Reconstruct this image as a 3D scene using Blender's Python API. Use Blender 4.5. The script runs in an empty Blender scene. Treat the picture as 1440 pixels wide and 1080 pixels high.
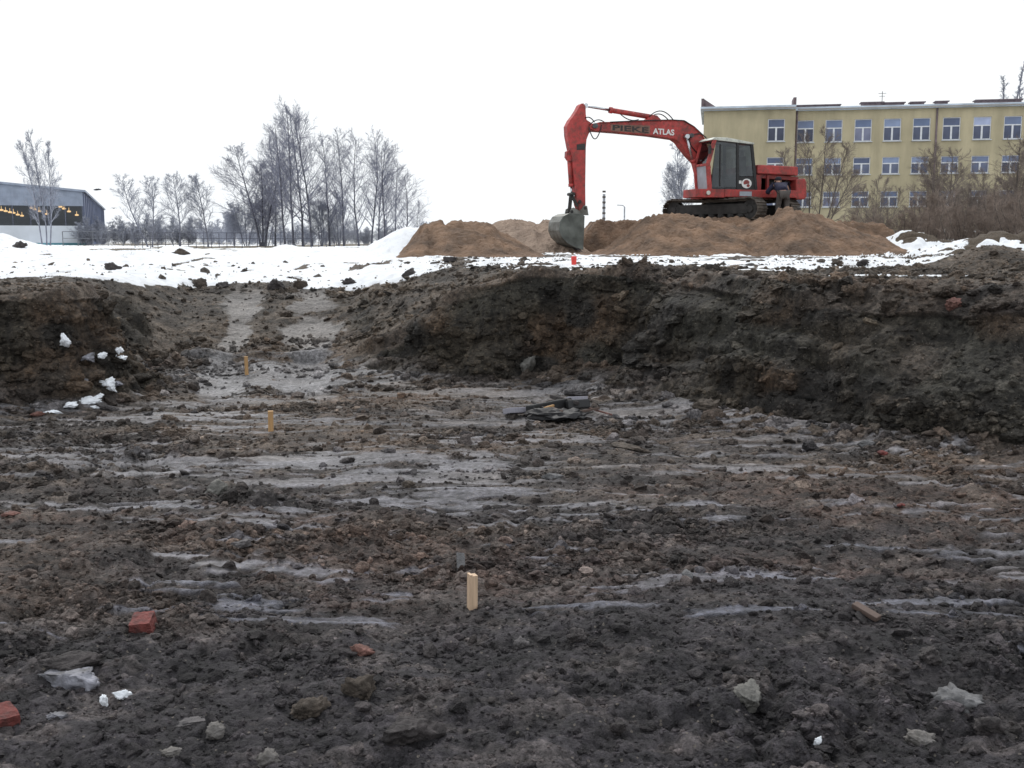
import bpy, bmesh, math, random
import numpy as np
from mathutils import Vector, Matrix
C = bpy.context
scene = C.scene
COL = scene.collection
PI = math.pi
R = math.radians
random.seed(7)
rng = np.random.default_rng(7)

# ------------------------------------------------------------------ camera
F = 1476.0
CAMZ = 1.55
PITCH = math.atan(200.0 / F)
cam_d = bpy.data.cameras.new("camera")
cam_d.sensor_width = 36
cam_d.lens = 36 * F / 1440
cam_d.clip_start = 0.05
cam_d.clip_end = 3000
cam = bpy.data.objects.new("camera", cam_d)
cam.location = (0, 0, CAMZ)
cam.rotation_euler = (PI / 2 - PITCH, 0, 0)
COL.objects.link(cam)
scene.camera = cam
CAM = Vector((0, 0, CAMZ))
cp, sp = math.cos(PITCH), math.sin(PITCH)
def ray(px, py):
    a = (px - 720) / F
    b = -(py - 540) / F
    return Vector((a, cp + b * sp, -sp + b * cp))
def at(px, py, Y):
    d = ray(px, py)
    return CAM + d * (Y / d.y)

# ------------------------------------------------------------------ noise
def _hash(ix, iy, iz, seed):
    h = (ix.astype(np.uint32) * np.uint32(374761393)) ^ (iy.astype(np.uint32) * np.uint32(668265263)) ^ (iz.astype(np.uint32) * np.uint32(2147483647 - 56789)) ^ np.uint32(seed * 1013904223 & 0xffffffff)
    h = (h ^ (h >> np.uint32(13))) * np.uint32(1274126177)
    h ^= h >> np.uint32(16)
    h = h * np.uint32(2246822519)
    h ^= h >> np.uint32(15)
    return h.astype(np.float32) * np.float32(2.0 / 4294967295.0) - np.float32(1.0)
def noise3(x, y, z, seed=0):
    """value noise in -1..1"""
    x = np.asarray(x, np.float32) + np.float32(1000.37); y = np.asarray(y, np.float32) + np.float32(1000.71)
    z = np.asarray(z, np.float32) + np.float32(1000.13)
    fx = np.floor(x); fy = np.floor(y); fz = np.floor(z)
    ix = fx.astype(np.int32); iy = fy.astype(np.int32); iz = fz.astype(np.int32)
    u = x - fx; v = y - fy; w = z - fz
    u = u * u * (3 - 2 * u); v = v * v * (3 - 2 * v); w = w * w * (3 - 2 * w)
    def L(a, b, t): return a + (b - a) * t
    c00 = L(_hash(ix, iy, iz, seed), _hash(ix + 1, iy, iz, seed), u)
    c10 = L(_hash(ix, iy + 1, iz, seed), _hash(ix + 1, iy + 1, iz, seed), u)
    c01 = L(_hash(ix, iy, iz + 1, seed), _hash(ix + 1, iy, iz + 1, seed), u)
    c11 = L(_hash(ix, iy + 1, iz + 1, seed), _hash(ix + 1, iy + 1, iz + 1, seed), u)
    return L(L(c00, c10, v), L(c01, c11, v), w)
def noise2(x, y, seed=0):
    x = np.asarray(x, np.float32) + np.float32(1000.37); y = np.asarray(y, np.float32) + np.float32(1000.71)
    fx = np.floor(x); fy = np.floor(y)
    ix = fx.astype(np.int32); iy = fy.astype(np.int32); iz = np.zeros_like(ix)
    u = x - fx; v = y - fy
    u = u * u * (3 - 2 * u); v = v * v * (3 - 2 * v)
    a = _hash(ix, iy, iz, seed); b = _hash(ix + 1, iy, iz, seed)
    c = _hash(ix, iy + 1, iz, seed); d = _hash(ix + 1, iy + 1, iz, seed)
    return (a + (b - a) * u) * (1 - v) + (c + (d - c) * u) * v
def fbm2(x, y, seed=0, octs=4, gain=.5):
    s = 0; a = 1; t = 0
    for o in range(octs):
        s = s + a * noise2(x * 2 ** o, y * 2 ** o, seed + o * 17); t += a; a *= gain
    return s / t
def sstep(a, b, x):
    t = np.clip((np.asarray(x, np.float64) - a) / (b - a), 0, 1)
    return t * t * (3 - 2 * t)

# ------------------------------------------------------------------ terrain shape
FOOT = np.array([(-30, 7.0), (-12, 8.3), (-6.5, 8.9), (-4.7, 9.2), (-3.95, 9.7), (-3.75, 10.6), (-3.7, 12.0), (-2.3, 12.3), (-1.7, 12.2),
                 (-1.1, 11.6), (-0.5, 11.25), (0.3, 11.15), (1.0, 10.75), (1.4, 9.9), (1.75, 9.1), (2.3, 8.55), (3.0, 7.8), (3.75, 7.25),
                 (5.5, 6.0), (9, 3.5), (12, -6), (-30, -8)], float)
def sd_out(x, y):
    """distance outside the foot line of the pit wall (negative inside)"""
    d = np.full(x.shape, 1e9); inside = np.zeros(x.shape, bool)
    n = len(FOOT)
    for i in range(n):
        ax, ay = FOOT[i]; bx, by = FOOT[(i + 1) % n]
        ex, ey = bx - ax, by - ay
        t = np.clip(((x - ax) * ex + (y - ay) * ey) / (ex * ex + ey * ey), 0, 1)
        dd = (x - ax - t * ex) ** 2 + (y - ay - t * ey) ** 2
        d = np.minimum(d, dd)
        cond = ((ay > y) != (by > y))
        with np.errstate(divide='ignore', invalid='ignore'):
            xi = (bx - ax) * (y - ay) / (by - ay + 1e-12) + ax
        inside ^= cond & (x < xi)
    d = np.sqrt(d)
    return np.where(inside, -d, d)
SB_PX = np.array([-900, -200, 0, 17, 44, 87, 125, 152, 190, 216, 242, 280, 303, 335, 365, 405, 437, 466, 483, 509, 530, 553, 571, 591, 605, 640, 700])
SB_PY = np.array([340, 334, 331, 341, 344.5, 352, 353, 357.6, 359, 358.5, 352, 353, 356, 359, 354.7, 349, 353, 349, 352, 349, 340, 327, 320, 321, 330, 350, 362])
SB_X = (SB_PX - 720) / F * 29.0
SB_Z = 1.55 - (SB_PY - 340) * 29.0 / F
def base_h(x, y):
    x = np.asarray(x, np.float64); y = np.asarray(y, np.float64)
    wx = x + .22 * noise2(x * .9, y * .9, 3) + .10 * noise2(x * 2.3, y * 2.3, 4)
    wy = y + .22 * noise2(x * .9, y * .9, 5) + .10 * noise2(x * 2.3, y * 2.3, 6)
    sd = sd_out(wx, wy)
    floor = .045 * fbm2(x * .55, y * .8, 11, 3) + .02
    # land outside the pit
    rim = np.interp(x, [-6, -4.5, -2, -.8, 2, 3.5, 5], [1.05, 1.03, 1.06, 1.21, 1.20, 1.18, 1.18])
    far = 1.14 + .0 * x
    land = rim + (far - rim) * sstep(13, 24, y)
    dip = np.exp(-((x + 3.9) / 1.6) ** 2) * sstep(13, 17, y) * (1 - sstep(20, 27, y))
    land = land - .10 * dip
    kx = sstep(-7.5, -5.5, x)
    crest = np.interp(x * 29 / (29 + 2.6 * kx), SB_X, SB_Z)
    up = sstep(18 + 12 * kx, 29 + 2.9 * kx, y) * (1 - sstep(29 + 2.6 * kx, 33.5 + 1.5 * kx, y))
    crest = crest + .05 * (1 - kx) * (crest > 1.3) + .09 * kx * (crest - 1.45) * (crest > 1.45)
    land = land + (crest - 1.14) * np.where(crest > 1.14, up, up * .8) * sstep(.6, -1.6, x)
    land = land + .16 * fbm2(x * .5 + 3, y * .35, 23, 4, .6) * sstep(17, 22, y) * sstep(36, 31, y) * sstep(-1.5, -4, x)
    land = land + .03 * fbm2(x * .35, y * .35, 21, 3) + .04 * fbm2(x * .9, y * .9, 25, 3) * sstep(11, 14, y)
    # wall profile
    w = np.interp(x, [-5, -3.5, -1, .5, 1.6, 3.5, 6], [.75, .65, .55, .55, .72, .95, 1.0]) * (1 + .25 * noise2(x * .7, y * .7, 31))
    t = sd / w
    pr = np.interp(t, [-.7, -.3, 0, .28, .46, .70, .85, 1.05], [0, .03, .09, .23, .5, .88, .97, 1.0])
    ps = np.interp(t, [-.6, -.25, 0, .25, .5, .75, 1.05], [0, .03, .10, .30, .56, .82, 1.0])
    k = sstep(1.2, 2.6, x)
    pr = pr * (1 - k) + ps * k
    h = floor + (land - floor) * pr
    # ramp cut into the rim
    cx = np.interp(y, [12, 19, 24], [-3.0, -4.1, -4.6]); hw = np.interp(y, [10, 12, 19], [.8, .95, 1.2])
    rz = np.interp(y, [10.8, 12.2, 13.5, 14.9, 16.2, 22], [0, .06, .34, .70, .92, 1.05]) + .03 * fbm2(x * 1.3, y * .8, 41, 3)
    side = np.maximum(np.abs(x - cx + .15 * noise2(x * .8, y * .8, 47)) - hw, 0)
    rr = rz + (np.sqrt(side ** 2 + .09) - .3) * np.where(x > cx, .62, .95)
    rr = np.maximum(rr, floor) + .10 * noise2(x * 1.7, y * 1.7, 48) * sstep(0, .6, side)
    ks = .02 + .28 * sstep(.06, .40, h) * sstep(0, .6, side); hh_ = np.clip(.5 + .5 * (rr - h) / ks, 0, 1)
    sm = rr * (1 - hh_) + h * hh_ - ks * hh_ * (1 - hh_)
    h = h + (sm - h) * sstep(10.5, 12, y) * sstep(.8, -.6, x) * sstep(-9, -6.5, x) * sstep(22, 18, y)
    # heap of dark earth on the right rim
    g = np.exp(-(((x - 5.95) / .75) ** 2 + ((y - 13.0) / .9) ** 2) * 1.2)
    h = h + .30 * g
    g = np.exp(-(((x - 11.9) / 1.6) ** 2 + ((y - 25.5) / 1.6) ** 2))
    h = h + .62 * g
    g = np.exp(-(((x - 12.5) / 1.3) ** 2 + ((y - 33.0) / 1.3) ** 2))
    h = h + .72 * g
    # the land rises a little towards the yellow building
    h = h + 1.4 * sstep(40, 95, y) * sstep(0, 12, x)
    return h, sd

# polar sheet: fine columns across the view, coarse behind
fine = np.linspace(-R(29), R(29), 1240)
coarse = np.concatenate([np.linspace(R(29), R(50), 60)[1:], np.linspace(R(50), 2 * PI - R(50), 90)[1:-1], np.linspace(2 * PI - R(50), 2 * PI - R(29), 60)[:-1]])
TH = np.concatenate([fine, coarse])          # angle from +y towards +x
NC = len(TH)
NR = 1480
TH_s = np.concatenate([fine[::6], [fine[-1]], coarse, [2 * PI - R(29)]])
rs = np.geomspace(.5, 1500, 2600)
def column_radii():
    X = np.sin(TH_s)[:, None] * rs[None]; Y = np.cos(TH_s)[:, None] * rs[None]
    H, _ = base_h(X, Y)
    e = np.arctan2(H - CAMZ, rs[None]) * 1050
    w = np.abs(np.diff(e, axis=1)) + .055 + np.diff(np.log(rs))[None] * 0
    w *= np.where(rs[1:] < 2.6, .25, 1.0)[None]
    cum = np.concatenate([np.zeros((len(TH_s), 1)), np.cumsum(w, axis=1)], axis=1)
    out = np.empty((len(TH_s), NR))
    for j in range(len(TH_s)):
        out[j] = np.interp(np.linspace(0, cum[j, -1], NR), cum[j], rs)
    return out
RS = column_radii()
for _ in range(3):
    n = len(fine[::6])
    RS[1:n - 1] = (RS[0:n - 2] + 2 * RS[1:n - 1] + RS[2:n]) / 4
RAD = np.empty((NC, NR))
for k in range(NR):
    RAD[:, k] = np.interp(TH, TH_s, RS[:, k])
X = np.sin(TH)[:, None] * RAD; Y = np.cos(TH)[:, None] * RAD
Hb, SD = base_h(X, Y)
def grid_normals(X, Y, Z):
    P = np.stack([X, Y, Z], -1)
    du = np.roll(P, -1, 0) - np.roll(P, 1, 0)
    dv = np.empty_like(P); dv[:, 1:-1] = P[:, 2:] - P[:, :-2]; dv[:, 0] = P[:, 1] - P[:, 0]; dv[:, -1] = P[:, -1] - P[:, -2]
    n = np.cross(du, dv)
    n *= np.sign(n[..., 2:3] + 1e-9)
    return n / (np.linalg.norm(n, axis=-1, keepdims=True) + 1e-12)
N0 = grid_normals(X, Y, Hb)
steep = np.clip(1 - N0[..., 2], 0, 1)
Q = X / np.maximum(Y, .1)
# ---- masks
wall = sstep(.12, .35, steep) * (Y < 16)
outside = sstep(.7, 1.1, SD / np.interp(X, [-5, -3.5, -1, .5, 1.6, 3.5, 6], [.95, .8, .85, .8, 1.0, 1.35, 1.4]))
# smooth smeared clay patches on the floor (stretched left-right), more of them in the middle distance
p1 = fbm2(X * .55 + 3.1, Y * 1.7, 51, 4, .55) + .35 * fbm2(X * 1.6, Y * 9.0, 57, 3)
bias = np.interp(np.hypot(X, Y), [3.4, 4.2, 5.5, 7.5, 10.5, 12.5, 14], [-.8, -.24, -.08, .12, .12, .0, -.1]) - .12 * sstep(2.0, 3.4, X)
for (bx, by, sx, sy, amp) in [(-1.3, 7.3, 1.3, .22, .42), (-2.6, 8.0, 1.2, .2, .3), (-.6, 8.9, 1.5, .3, .35), (.3, 8.0, 1.0, .3, .35), (1.1, 4.6, .60, .12, 1.05),
                              (-3.0, 11.6, .5, .9, .8), (-2.35, 12.2, .35, 1.0, .7), (-3.7, 7.6, .7, .25, .5), (-.2, 10.4, .8, .3, .4), (1.6, 7.0, .8, .2, .4),
                              (.35, 4.35, .3, .08, .6), (1.0, 4.15, .30, .09, 1.0), (1.75, 4.3, .45, .10, .8), (.45, 4.05, .35, .05, .7), (1.35, 5.6, .9, .16, .4), (2.2, 5.0, .5, .12, .6), (.1, 6.3, 1.3, .15, .3), (-3.4, 14.2, .35, 1.6, .6), (-2.8, 15, .3, 1.6, .55), (-4.0, 13.6, .3, 1.2, .3)]:
    bias = bias + amp * np.exp(-((X - bx) / sx) ** 2 - ((Y - by) / sy) ** 2)
clay = sstep(.10, .34, .62 * p1 + bias * .8 + .60 * fbm2(X * 1.7, Y * 9, 58, 3) + .45 * fbm2(X * 4.5, Y * 27, 56, 3) + .16 * noise2(X * 9, Y * 22, 59)) * (1 - wall) * (1 - outside)
ramp_c = np.interp(Y, [10.2, 12, 15, 19, 24], [-2.5, -2.85, -3.35, -4.1, -4.6])
on_ramp = sstep(1.5, .9, np.abs(X - ramp_c)) * sstep(10.0, 11.0, Y) * sstep(16.2, 15.2, Y + .5 * noise2(X * 2, Y, 63))
ru = X - ramp_c + .08 * noise2(X * .5, Y * .9, 60)
bands = np.exp(-((ru + .50) / .26) ** 2) + np.exp(-((ru - .50) / .36) ** 2)
clay *= sstep(.26, .10, Hb)
clay = np.maximum(clay, on_ramp * sstep(.38, .66, bands + .6 * p1 + .5 * fbm2(X * 5, Y * 3, 62, 4, .65)) * .95)
# snow
edge = np.interp(X, [-12, -7.5, -5.6, -4.6, -3.6, -2.6, -2.0, -1.3], [13.6, 13.8, 14.2, 15.6, 16.0, 15.6, 14.8, 14.4])
nz = fbm2(X * 1.1, Y * .9, 61, 4, .6)
sl = sstep(-.1, .25, (Y - edge) * .7 + nz * .75) * sstep(-.035, -.075, Q + nz * .02)
sl *= sstep(44, 34, Y)
streak = fbm2(X * 2.6, Y * .25, 67, 3) + .5 * noise2(X * 6, Y * .7, 68)
sl *= 1 - sstep(.40, .62, streak + .18 * fbm2(X * 3, Y * 3, 69, 2)) * sstep(18, 21, Y) * sstep(29.5, 27, Y) * .9
sl *= 1 - sstep(.40, .52, fbm2(X * .9 + 9, Y * 1.1, 71, 4, .65)) * .9 * sstep(31, 27, Y)
zz2 = fbm2(X * .8, Y * 1.4, 73, 4, .6)
sr = sstep(-.05, .10, zz2 + np.interp(Y, [12.2, 13.4, 15.3, 17.5, 19.5, 23, 27], [-.55, -.16, .12, .34, .4, .12, -.2])) * sstep(-.06, -.03, Q) * sstep(.46, .40, Q) * outside
sr *= sstep(44, 36, Y)
snow = np.maximum(sl, sr)
snow = np.maximum(snow, sstep(.02, .10, fbm2(X * .9, Y * .9, 77, 4, .65) - .06) * sstep(22, 24, Y) * (Q > .3) * sstep(60, 40, Y) * .95)
snow = np.maximum(snow, sstep(.05, .2, fbm2(X * .12, Y * .06, 79, 3)) * sstep(40, 50, Y) * .8)
hp = np.exp(-(((X - 5.95) / .6) ** 2 + ((Y - 13.0) / .8) ** 2))
snow *= 1 - sstep(.35, .6, hp)
snow = np.maximum(snow, sstep(.08, .02, np.abs(Q - .447 + .004 * nz)) * 0)
for (sx_, sy_, ra, rb) in [(6.75, 13.2, .33, .9), (5.35, 13.6, .22, .5), (4.35, 10.55, .35, .16), (3.9, 10.9, .2, .12)]:
    snow = np.maximum(snow, sstep(1.1, .75, np.hypot((X - sx_) / ra, (Y - sy_) / rb) + nz * .35))
snow *= (Hb > .6)
# little leftovers of snow on the left wall
lw = np.zeros_like(X)
for (px_, py_, ra) in []:
    pass
# ---- rough displacement
rad = RAD
cell = np.maximum(np.gradient(RAD, axis=1), rad * (R(58) / 1240))
face = wall * sstep(.08, .40, noise3(X * .9, Y * .9, Hb * 1.6, 87))
crumb = (1 - .66 * clay) * (1 - .6 * face) * (1 - .85 * snow) * (1 + .35 * wall)
crumb *= .75 + .5 * fbm2(X * .8, Y * 1.3, 83, 3)
cluster = sstep(.0, .5, fbm2(X * .9 + 5, Y * 1.5, 85, 4, .6))
crumb = crumb * (.8 + .7 * cluster) * np.interp(rad, [3, 6, 9], [1.15, 1.0, .9])
Zc = Hb.copy()
def billow(s, seed, sx=1, sy=1, sz=1):
    return np.abs(noise3(X * s * sx, Y * s * sy, Zc * s * sz, seed))
D = np.zeros_like(X)
relief = np.zeros_like(X)
for i, (lam, amp) in enumerate([(.62, .050), (.30, .050), (.15, .060), (.075, .052), (.038, .034), (.019, .018), (.0095, .007)]):
    fade = np.clip(lam / (cell * 1.5) - .5, 0, 1) if lam < .2 else 1.0
    if lam >= .3: fade = sstep(150, 60, rad)
    b = (billow(1 / lam, 101 + i) - .35) * amp * fade
    if lam < .1: b = .55 * b + .40 * amp * fade * noise3(X * .8 / lam, Y * .8 / lam, Zc / lam, 121 + i)
    if lam <= .15:
        mod = .5 + 1.0 * np.clip(noise3(X * 1.3 / lam * .22, Y * 1.3 / lam * .22, Zc / lam * .3, 131 + i) + .3, 0, 1)
        b = b * mod
    b = b * (crumb if lam < .5 else (.4 + .6 * crumb))
    D += b
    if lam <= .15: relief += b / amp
# walls: bigger ledges, gouges running down to the lower left on the right wall
ledge = np.abs(noise3(X * 1.6, Y * 1.6, Zc * 3.2, 151)) - .35
D += wall * ledge * .16
lip = np.exp(-((SD / np.interp(X, [-5, -3.5, -1, .5, 1.6, 3.5, 6], [.75, .65, .55, .55, .72, .95, 1.0]) - .88) / .12) ** 2) * (Y > 7)
D += lip * (.07 + .10 * noise2(X * 2.2, Y * 2.2, 163))
gx = X * .8 + Y * .6 + Zc * .55
D += wall * sstep(1.0, 2.2, X) * (np.abs(noise3(gx * 3.6, (Zc - X * .8) * .7, Y * .4, 157)) - .35) * .16
D += wall * (noise3(X * 3.3, Y * 3.3, Zc * 4.5, 161)) * .035
# smeared stripes on clay
D += clay * (.006 * fbm2(X * 2.0, Y * 16, 171, 3) + .008 * noise2(X * 1.1, Y * 4, 173))
# wheel and track ruts on the ramp
D += on_ramp * .03 * np.cos((X - ramp_c) * 6.5)
# snow cover is thicker and soft
D += sstep(19, 22, Y) * (Q > .33) * sstep(60, 40, Y) * (.12 * (np.abs(noise2(X * 1.6, Y * 1.6, 191)) - .3) + .08 * (np.abs(noise2(X * 4, Y * 4, 192)) - .3))
D += snow * (.035 + .03 * noise2(X * 1.7, Y * 1.7, 181) + .012 * noise2(X * 6, Y * 6, 182))
VX = X + N0[..., 0] * D; VY = Y + N0[..., 1] * D; VZ = Hb + N0[..., 2] * D

def gz(x, y):
    """height of the finished ground at x, y"""
    a = math.atan2(x, y) % (2 * PI)
    if a > 2 * PI - R(29): a -= 2 * PI
    j = int(np.argmin(np.abs(TH - a)))
    return float(np.interp(math.hypot(x, y), RAD[j], VZ[j]))
def ground_at(px, py, far=60):
    d = ray(px, py)
    t = 1.5
    while t < far:
        p = CAM + d * t
        if p.z < gz(p.x, p.y):
            lo, hi = t * .985 - .02, t
            for _ in range(9):
                m = (lo + hi) / 2; p = CAM + d * m
                if p.z < gz(p.x, p.y): hi = m
                else: lo = m
            p = CAM + d * hi
            return Vector((p.x, p.y, gz(p.x, p.y)))
        t *= 1.012
    p = CAM + d * far
    return p

# ---- colours of the soil, linear
def mix(a, b, t): return a + (np.asarray(b)[None, None] - a) * t[..., None]
colr = np.broadcast_to(np.array([.064, .057, .056]), X.shape + (3,)).copy()
brown = sstep(-.15, .4, fbm2(X * .6, Y * 1.2, 201, 4, .55) + np.interp(rad, [3, 4.5, 6, 9], [-.3, -.05, .15, .1]))
colr = mix(colr, (.120, .092, .072), brown)
red = sstep(.05, .45, fbm2(X * .5 + 8, Y * 1.1, 205, 4, .6) + .6 * np.exp(-((X - 2.0) / 1.4) ** 2 - ((Y - 5.6) / .9) ** 2) - .15)
colr = mix(colr, (.135, .092, .070), red * .6)
dark = sstep(.1, .5, fbm2(X * 1.3 + 4, Y * 2.2, 209, 4, .6))
colr = mix(colr, (.048, .043, .042), dark * .75)
colr = mix(colr, (.136, .140, .158), clay * (.75 + .25 * np.clip(fbm2(X * 1.5, Y * 6, 211, 3) + .3, 0, 1)))
colr = mix(colr, (.17, .175, .195), clay * on_ramp * (.45 + .5 * sstep(-.2, .3, fbm2(X * 3, Y * 2, 64, 3))))
tan = clay * (1 - on_ramp) * sstep(.0, .4, fbm2(X * .7 + 2, Y * 2, 213, 3))
colr = mix(colr, (.150, .130, .112), tan * .4)
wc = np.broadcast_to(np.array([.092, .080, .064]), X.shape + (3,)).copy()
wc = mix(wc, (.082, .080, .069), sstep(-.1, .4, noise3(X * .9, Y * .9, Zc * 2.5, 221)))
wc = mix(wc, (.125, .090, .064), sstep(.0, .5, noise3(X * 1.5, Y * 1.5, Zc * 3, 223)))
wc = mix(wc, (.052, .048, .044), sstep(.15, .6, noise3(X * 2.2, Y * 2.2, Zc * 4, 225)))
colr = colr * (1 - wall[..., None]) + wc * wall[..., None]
fm = (.068, .066, .056)
colr = mix(colr, fm, face * .75)
colr = mix(colr, (.085, .073, .06), outside * .5)
colr = mix(colr, (.17, .155, .12), sstep(38, 60, Y))
fl = fbm2(X * 4.5, Y * 7.5, 245, 4, .65)
colr = mix(colr, (.155, .134, .116), sstep(.05, .36, fl) * .7 * (1 - wall) * (1 - clay))
colr = mix(colr, (.026, .024, .024), sstep(-.05, -.42, fl) * .6 * (1 - clay))
colr *= (1 + .55 * np.clip(relief, -.6, .8))[..., None] * (1 + .30 * noise2(X * 11, Y * 17, 231) + .38 * noise2(X * 38, Y * 45, 232) + .25 * noise2(X * 3.1, Y * 9, 233))[..., None]  # relief term paints crevice shade into the soil: pits darker, raised crumbs lighter
colr = mix(colr, (.085, .066, .048), sstep(19, 22, Y) * (Q > .33) * sstep(60, 40, Y))
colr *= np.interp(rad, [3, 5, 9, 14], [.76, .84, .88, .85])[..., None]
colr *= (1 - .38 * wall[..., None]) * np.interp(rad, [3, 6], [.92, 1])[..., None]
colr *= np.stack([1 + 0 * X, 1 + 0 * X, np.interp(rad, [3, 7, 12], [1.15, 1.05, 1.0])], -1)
colr *= 1.06
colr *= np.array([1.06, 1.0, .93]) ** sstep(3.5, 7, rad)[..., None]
wet = clay * np.clip(.6 + .5 * fbm2(X * .9, Y * 2.5, 241, 3), 0, 1)

def add_attr(me, name, arr, kind):
    a = me.attributes.new(name, kind, 'POINT')
    if kind == 'FLOAT': a.data.foreach_set('value', np.ascontiguousarray(arr, np.float32).ravel())
    else: a.data.foreach_set('color', np.ascontiguousarray(arr, np.float32).ravel())
def np_mesh(name, verts, faces):
    faces = np.asarray(faces, np.int32); k = faces.shape[1]
    me = bpy.data.meshes.new(name)
    me.vertices.add(len(verts)); me.vertices.foreach_set('co', np.ascontiguousarray(verts, np.float32).ravel())
    me.loops.add(faces.size); me.loops.foreach_set('vertex_index', faces.ravel())
    me.polygons.add(len(faces))
    me.polygons.foreach_set('loop_start', np.arange(0, faces.size, k, dtype=np.int32))
    me.polygons.foreach_set('loop_total', np.full(len(faces), k, np.int32))
    me.polygons.foreach_set('use_smooth', np.ones(len(faces), bool))
    me.update(); me.validate()
    return me

# ------------------------------------------------------------------ materials
def mat(name, col, rough=.7, metal=0, nscale=8, namp=.25, bump=.0, bscale=30, spec=.5, detail=5, ramp=None, obj=True):
    m = bpy.data.materials.new(name); m.use_nodes = True
    nt = m.node_tree; b = nt.nodes['Principled BSDF']
    b.inputs['Roughness'].default_value = rough; b.inputs['Metallic'].default_value = metal
    b.inputs['Specular IOR Level'].default_value = spec
    tc = nt.nodes.new('ShaderNodeTexCoord'); src = tc.outputs['Object']
    n = nt.nodes.new('ShaderNodeTexNoise'); n.inputs['Scale'].default_value = nscale; n.inputs['Detail'].default_value = detail
    nt.links.new(src, n.inputs['Vector'])
    cr = nt.nodes.new('ShaderNodeValToRGB')
    c2 = ramp if ramp else tuple(c * (1 - namp) for c in col)
    c1 = tuple(min(1, c * (1 + namp)) for c in col)
    cr.color_ramp.elements[0].position = .32; cr.color_ramp.elements[1].position = .68
    cr.color_ramp.elements[0].color = (*c2, 1); cr.color_ramp.elements[1].color = (*c1, 1)
    nt.links.new(n.outputs['Fac'], cr.inputs['Fac']); nt.links.new(cr.outputs['Color'], b.inputs['Base Color'])
    if bump:
        n2 = nt.nodes.new('ShaderNodeTexNoise'); n2.inputs['Scale'].default_value = bscale; n2.inputs['Detail'].default_value = 6
        nt.links.new(src, n2.inputs['Vector'])
        bp = nt.nodes.new('ShaderNodeBump'); bp.inputs['Strength'].default_value = bump; bp.inputs['Distance'].default_value = .02 if bscale > 10 else .12
        nt.links.new(n2.outputs['Fac'], bp.inputs['Height']); nt.links.new(bp.outputs['Normal'], b.inputs['Normal'])
    return m
def ground_material():
    m = bpy.data.materials.new("wet_soil"); m.use_nodes = True
    nt = m.node_tree; N = nt.nodes; L = nt.links; b = N['Principled BSDF']
    at_c = N.new('ShaderNodeAttribute'); at_c.attribute_name = 'tint'
    at_s = N.new('ShaderNodeAttribute'); at_s.attribute_name = 'snow'
    at_w = N.new('ShaderNodeAttribute'); at_w.attribute_name = 'wet'
    tc = N.new('ShaderNodeTexCoord')
    n1 = N.new('ShaderNodeTexNoise'); n1.inputs['Scale'].default_value = 34; n1.inputs['Detail'].default_value = 8; n1.inputs['Roughness'].default_value = .75
    L.new(tc.outputs['Object'], n1.inputs['Vector'])
    mr = N.new('ShaderNodeMapRange'); mr.inputs[1].default_value = .3; mr.inputs[2].default_value = .7; mr.inputs[3].default_value = .18; mr.inputs[4].default_value = 2.15
    L.new(n1.outputs['Fac'], mr.inputs[0])
    mul = N.new('ShaderNodeVectorMath'); mul.operation = 'SCALE'
    L.new(at_c.outputs['Color'], mul.inputs[0]); L.new(mr.outputs[0], mul.inputs['Scale'])
    # pale grit
    vo = N.new('ShaderNodeTexVoronoi'); vo.inputs['Scale'].default_value = 60; L.new(tc.outputs['Object'], vo.inputs['Vector'])
    g = N.new('ShaderNodeMath'); g.operation = 'GREATER_THAN'; g.inputs[1].default_value = .955
    sx = N.new('ShaderNodeSeparateColor'); L.new(vo.outputs['Color'], sx.inputs[0]); L.new(sx.outputs[0], g.inputs[0])
    g2 = N.new('ShaderNodeMath'); g2.operation = 'LESS_THAN'; g2.inputs[1].default_value = .32; L.new(vo.outputs['Distance'], g2.inputs[0])
    g3 = N.new('ShaderNodeMath'); g3.operation = 'MULTIPLY'; L.new(g.outputs[0], g3.inputs[0]); L.new(g2.outputs[0], g3.inputs[1])
    g4 = N.new('ShaderNodeMath'); g4.operation = 'MULTIPLY'; g4.inputs[1].default_value = .55; L.new(g3.outputs[0], g4.inputs[0])
    mg = N.new('ShaderNodeMixRGB'); mg.inputs[2].default_value = (.30, .26, .22, 1)
    L.new(g4.outputs[0], mg.inputs[0]); L.new(mul.outputs[0], mg.inputs[1])
    # snow, broken up a little by dirt
    n2 = N.new('ShaderNodeTexNoise'); n2.inputs['Scale'].default_value = 5; n2.inputs['Detail'].default_value = 9; n2.inputs['Roughness'].default_value = .7
    L.new(tc.outputs['Object'], n2.inputs['Vector'])
    ad = N.new('ShaderNodeMath'); ad.operation = 'ADD'; L.new(at_s.outputs['Fac'], ad.inputs[0]); L.new(n2.outputs['Fac'], ad.inputs[1])
    sr = N.new('ShaderNodeMapRange'); sr.interpolation_type = 'SMOOTHSTEP'; sr.inputs[1].default_value = .95; sr.inputs[2].default_value = 1.12
    L.new(ad.outputs[0], sr.inputs[0])
    sc = N.new('ShaderNodeValToRGB'); sc.color_ramp.elements[0].position = .25; sc.color_ramp.elements[0].color = (.62, .64, .68, 1)
    sc.color_ramp.elements[1].position = .5; sc.color_ramp.elements[1].color = (.90, .92, .95, 1); L.new(n2.outputs['Fac'], sc.inputs['Fac'])
    ms = N.new('ShaderNodeMixRGB'); L.new(sr.outputs[0], ms.inputs[0]); L.new(mg.outputs[0], ms.inputs[1]); L.new(sc.outputs[0], ms.inputs[2])
    L.new(ms.outputs[0], b.inputs['Base Color'])
    # wet smears shine
    rr = N.new('ShaderNodeMapRange'); rr.inputs[1].default_value = 0; rr.inputs[2].default_value = 1; rr.inputs[3].default_value = .60; rr.inputs[4].default_value = .26
    L.new(at_w.outputs['Fac'], rr.inputs[0])
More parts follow.
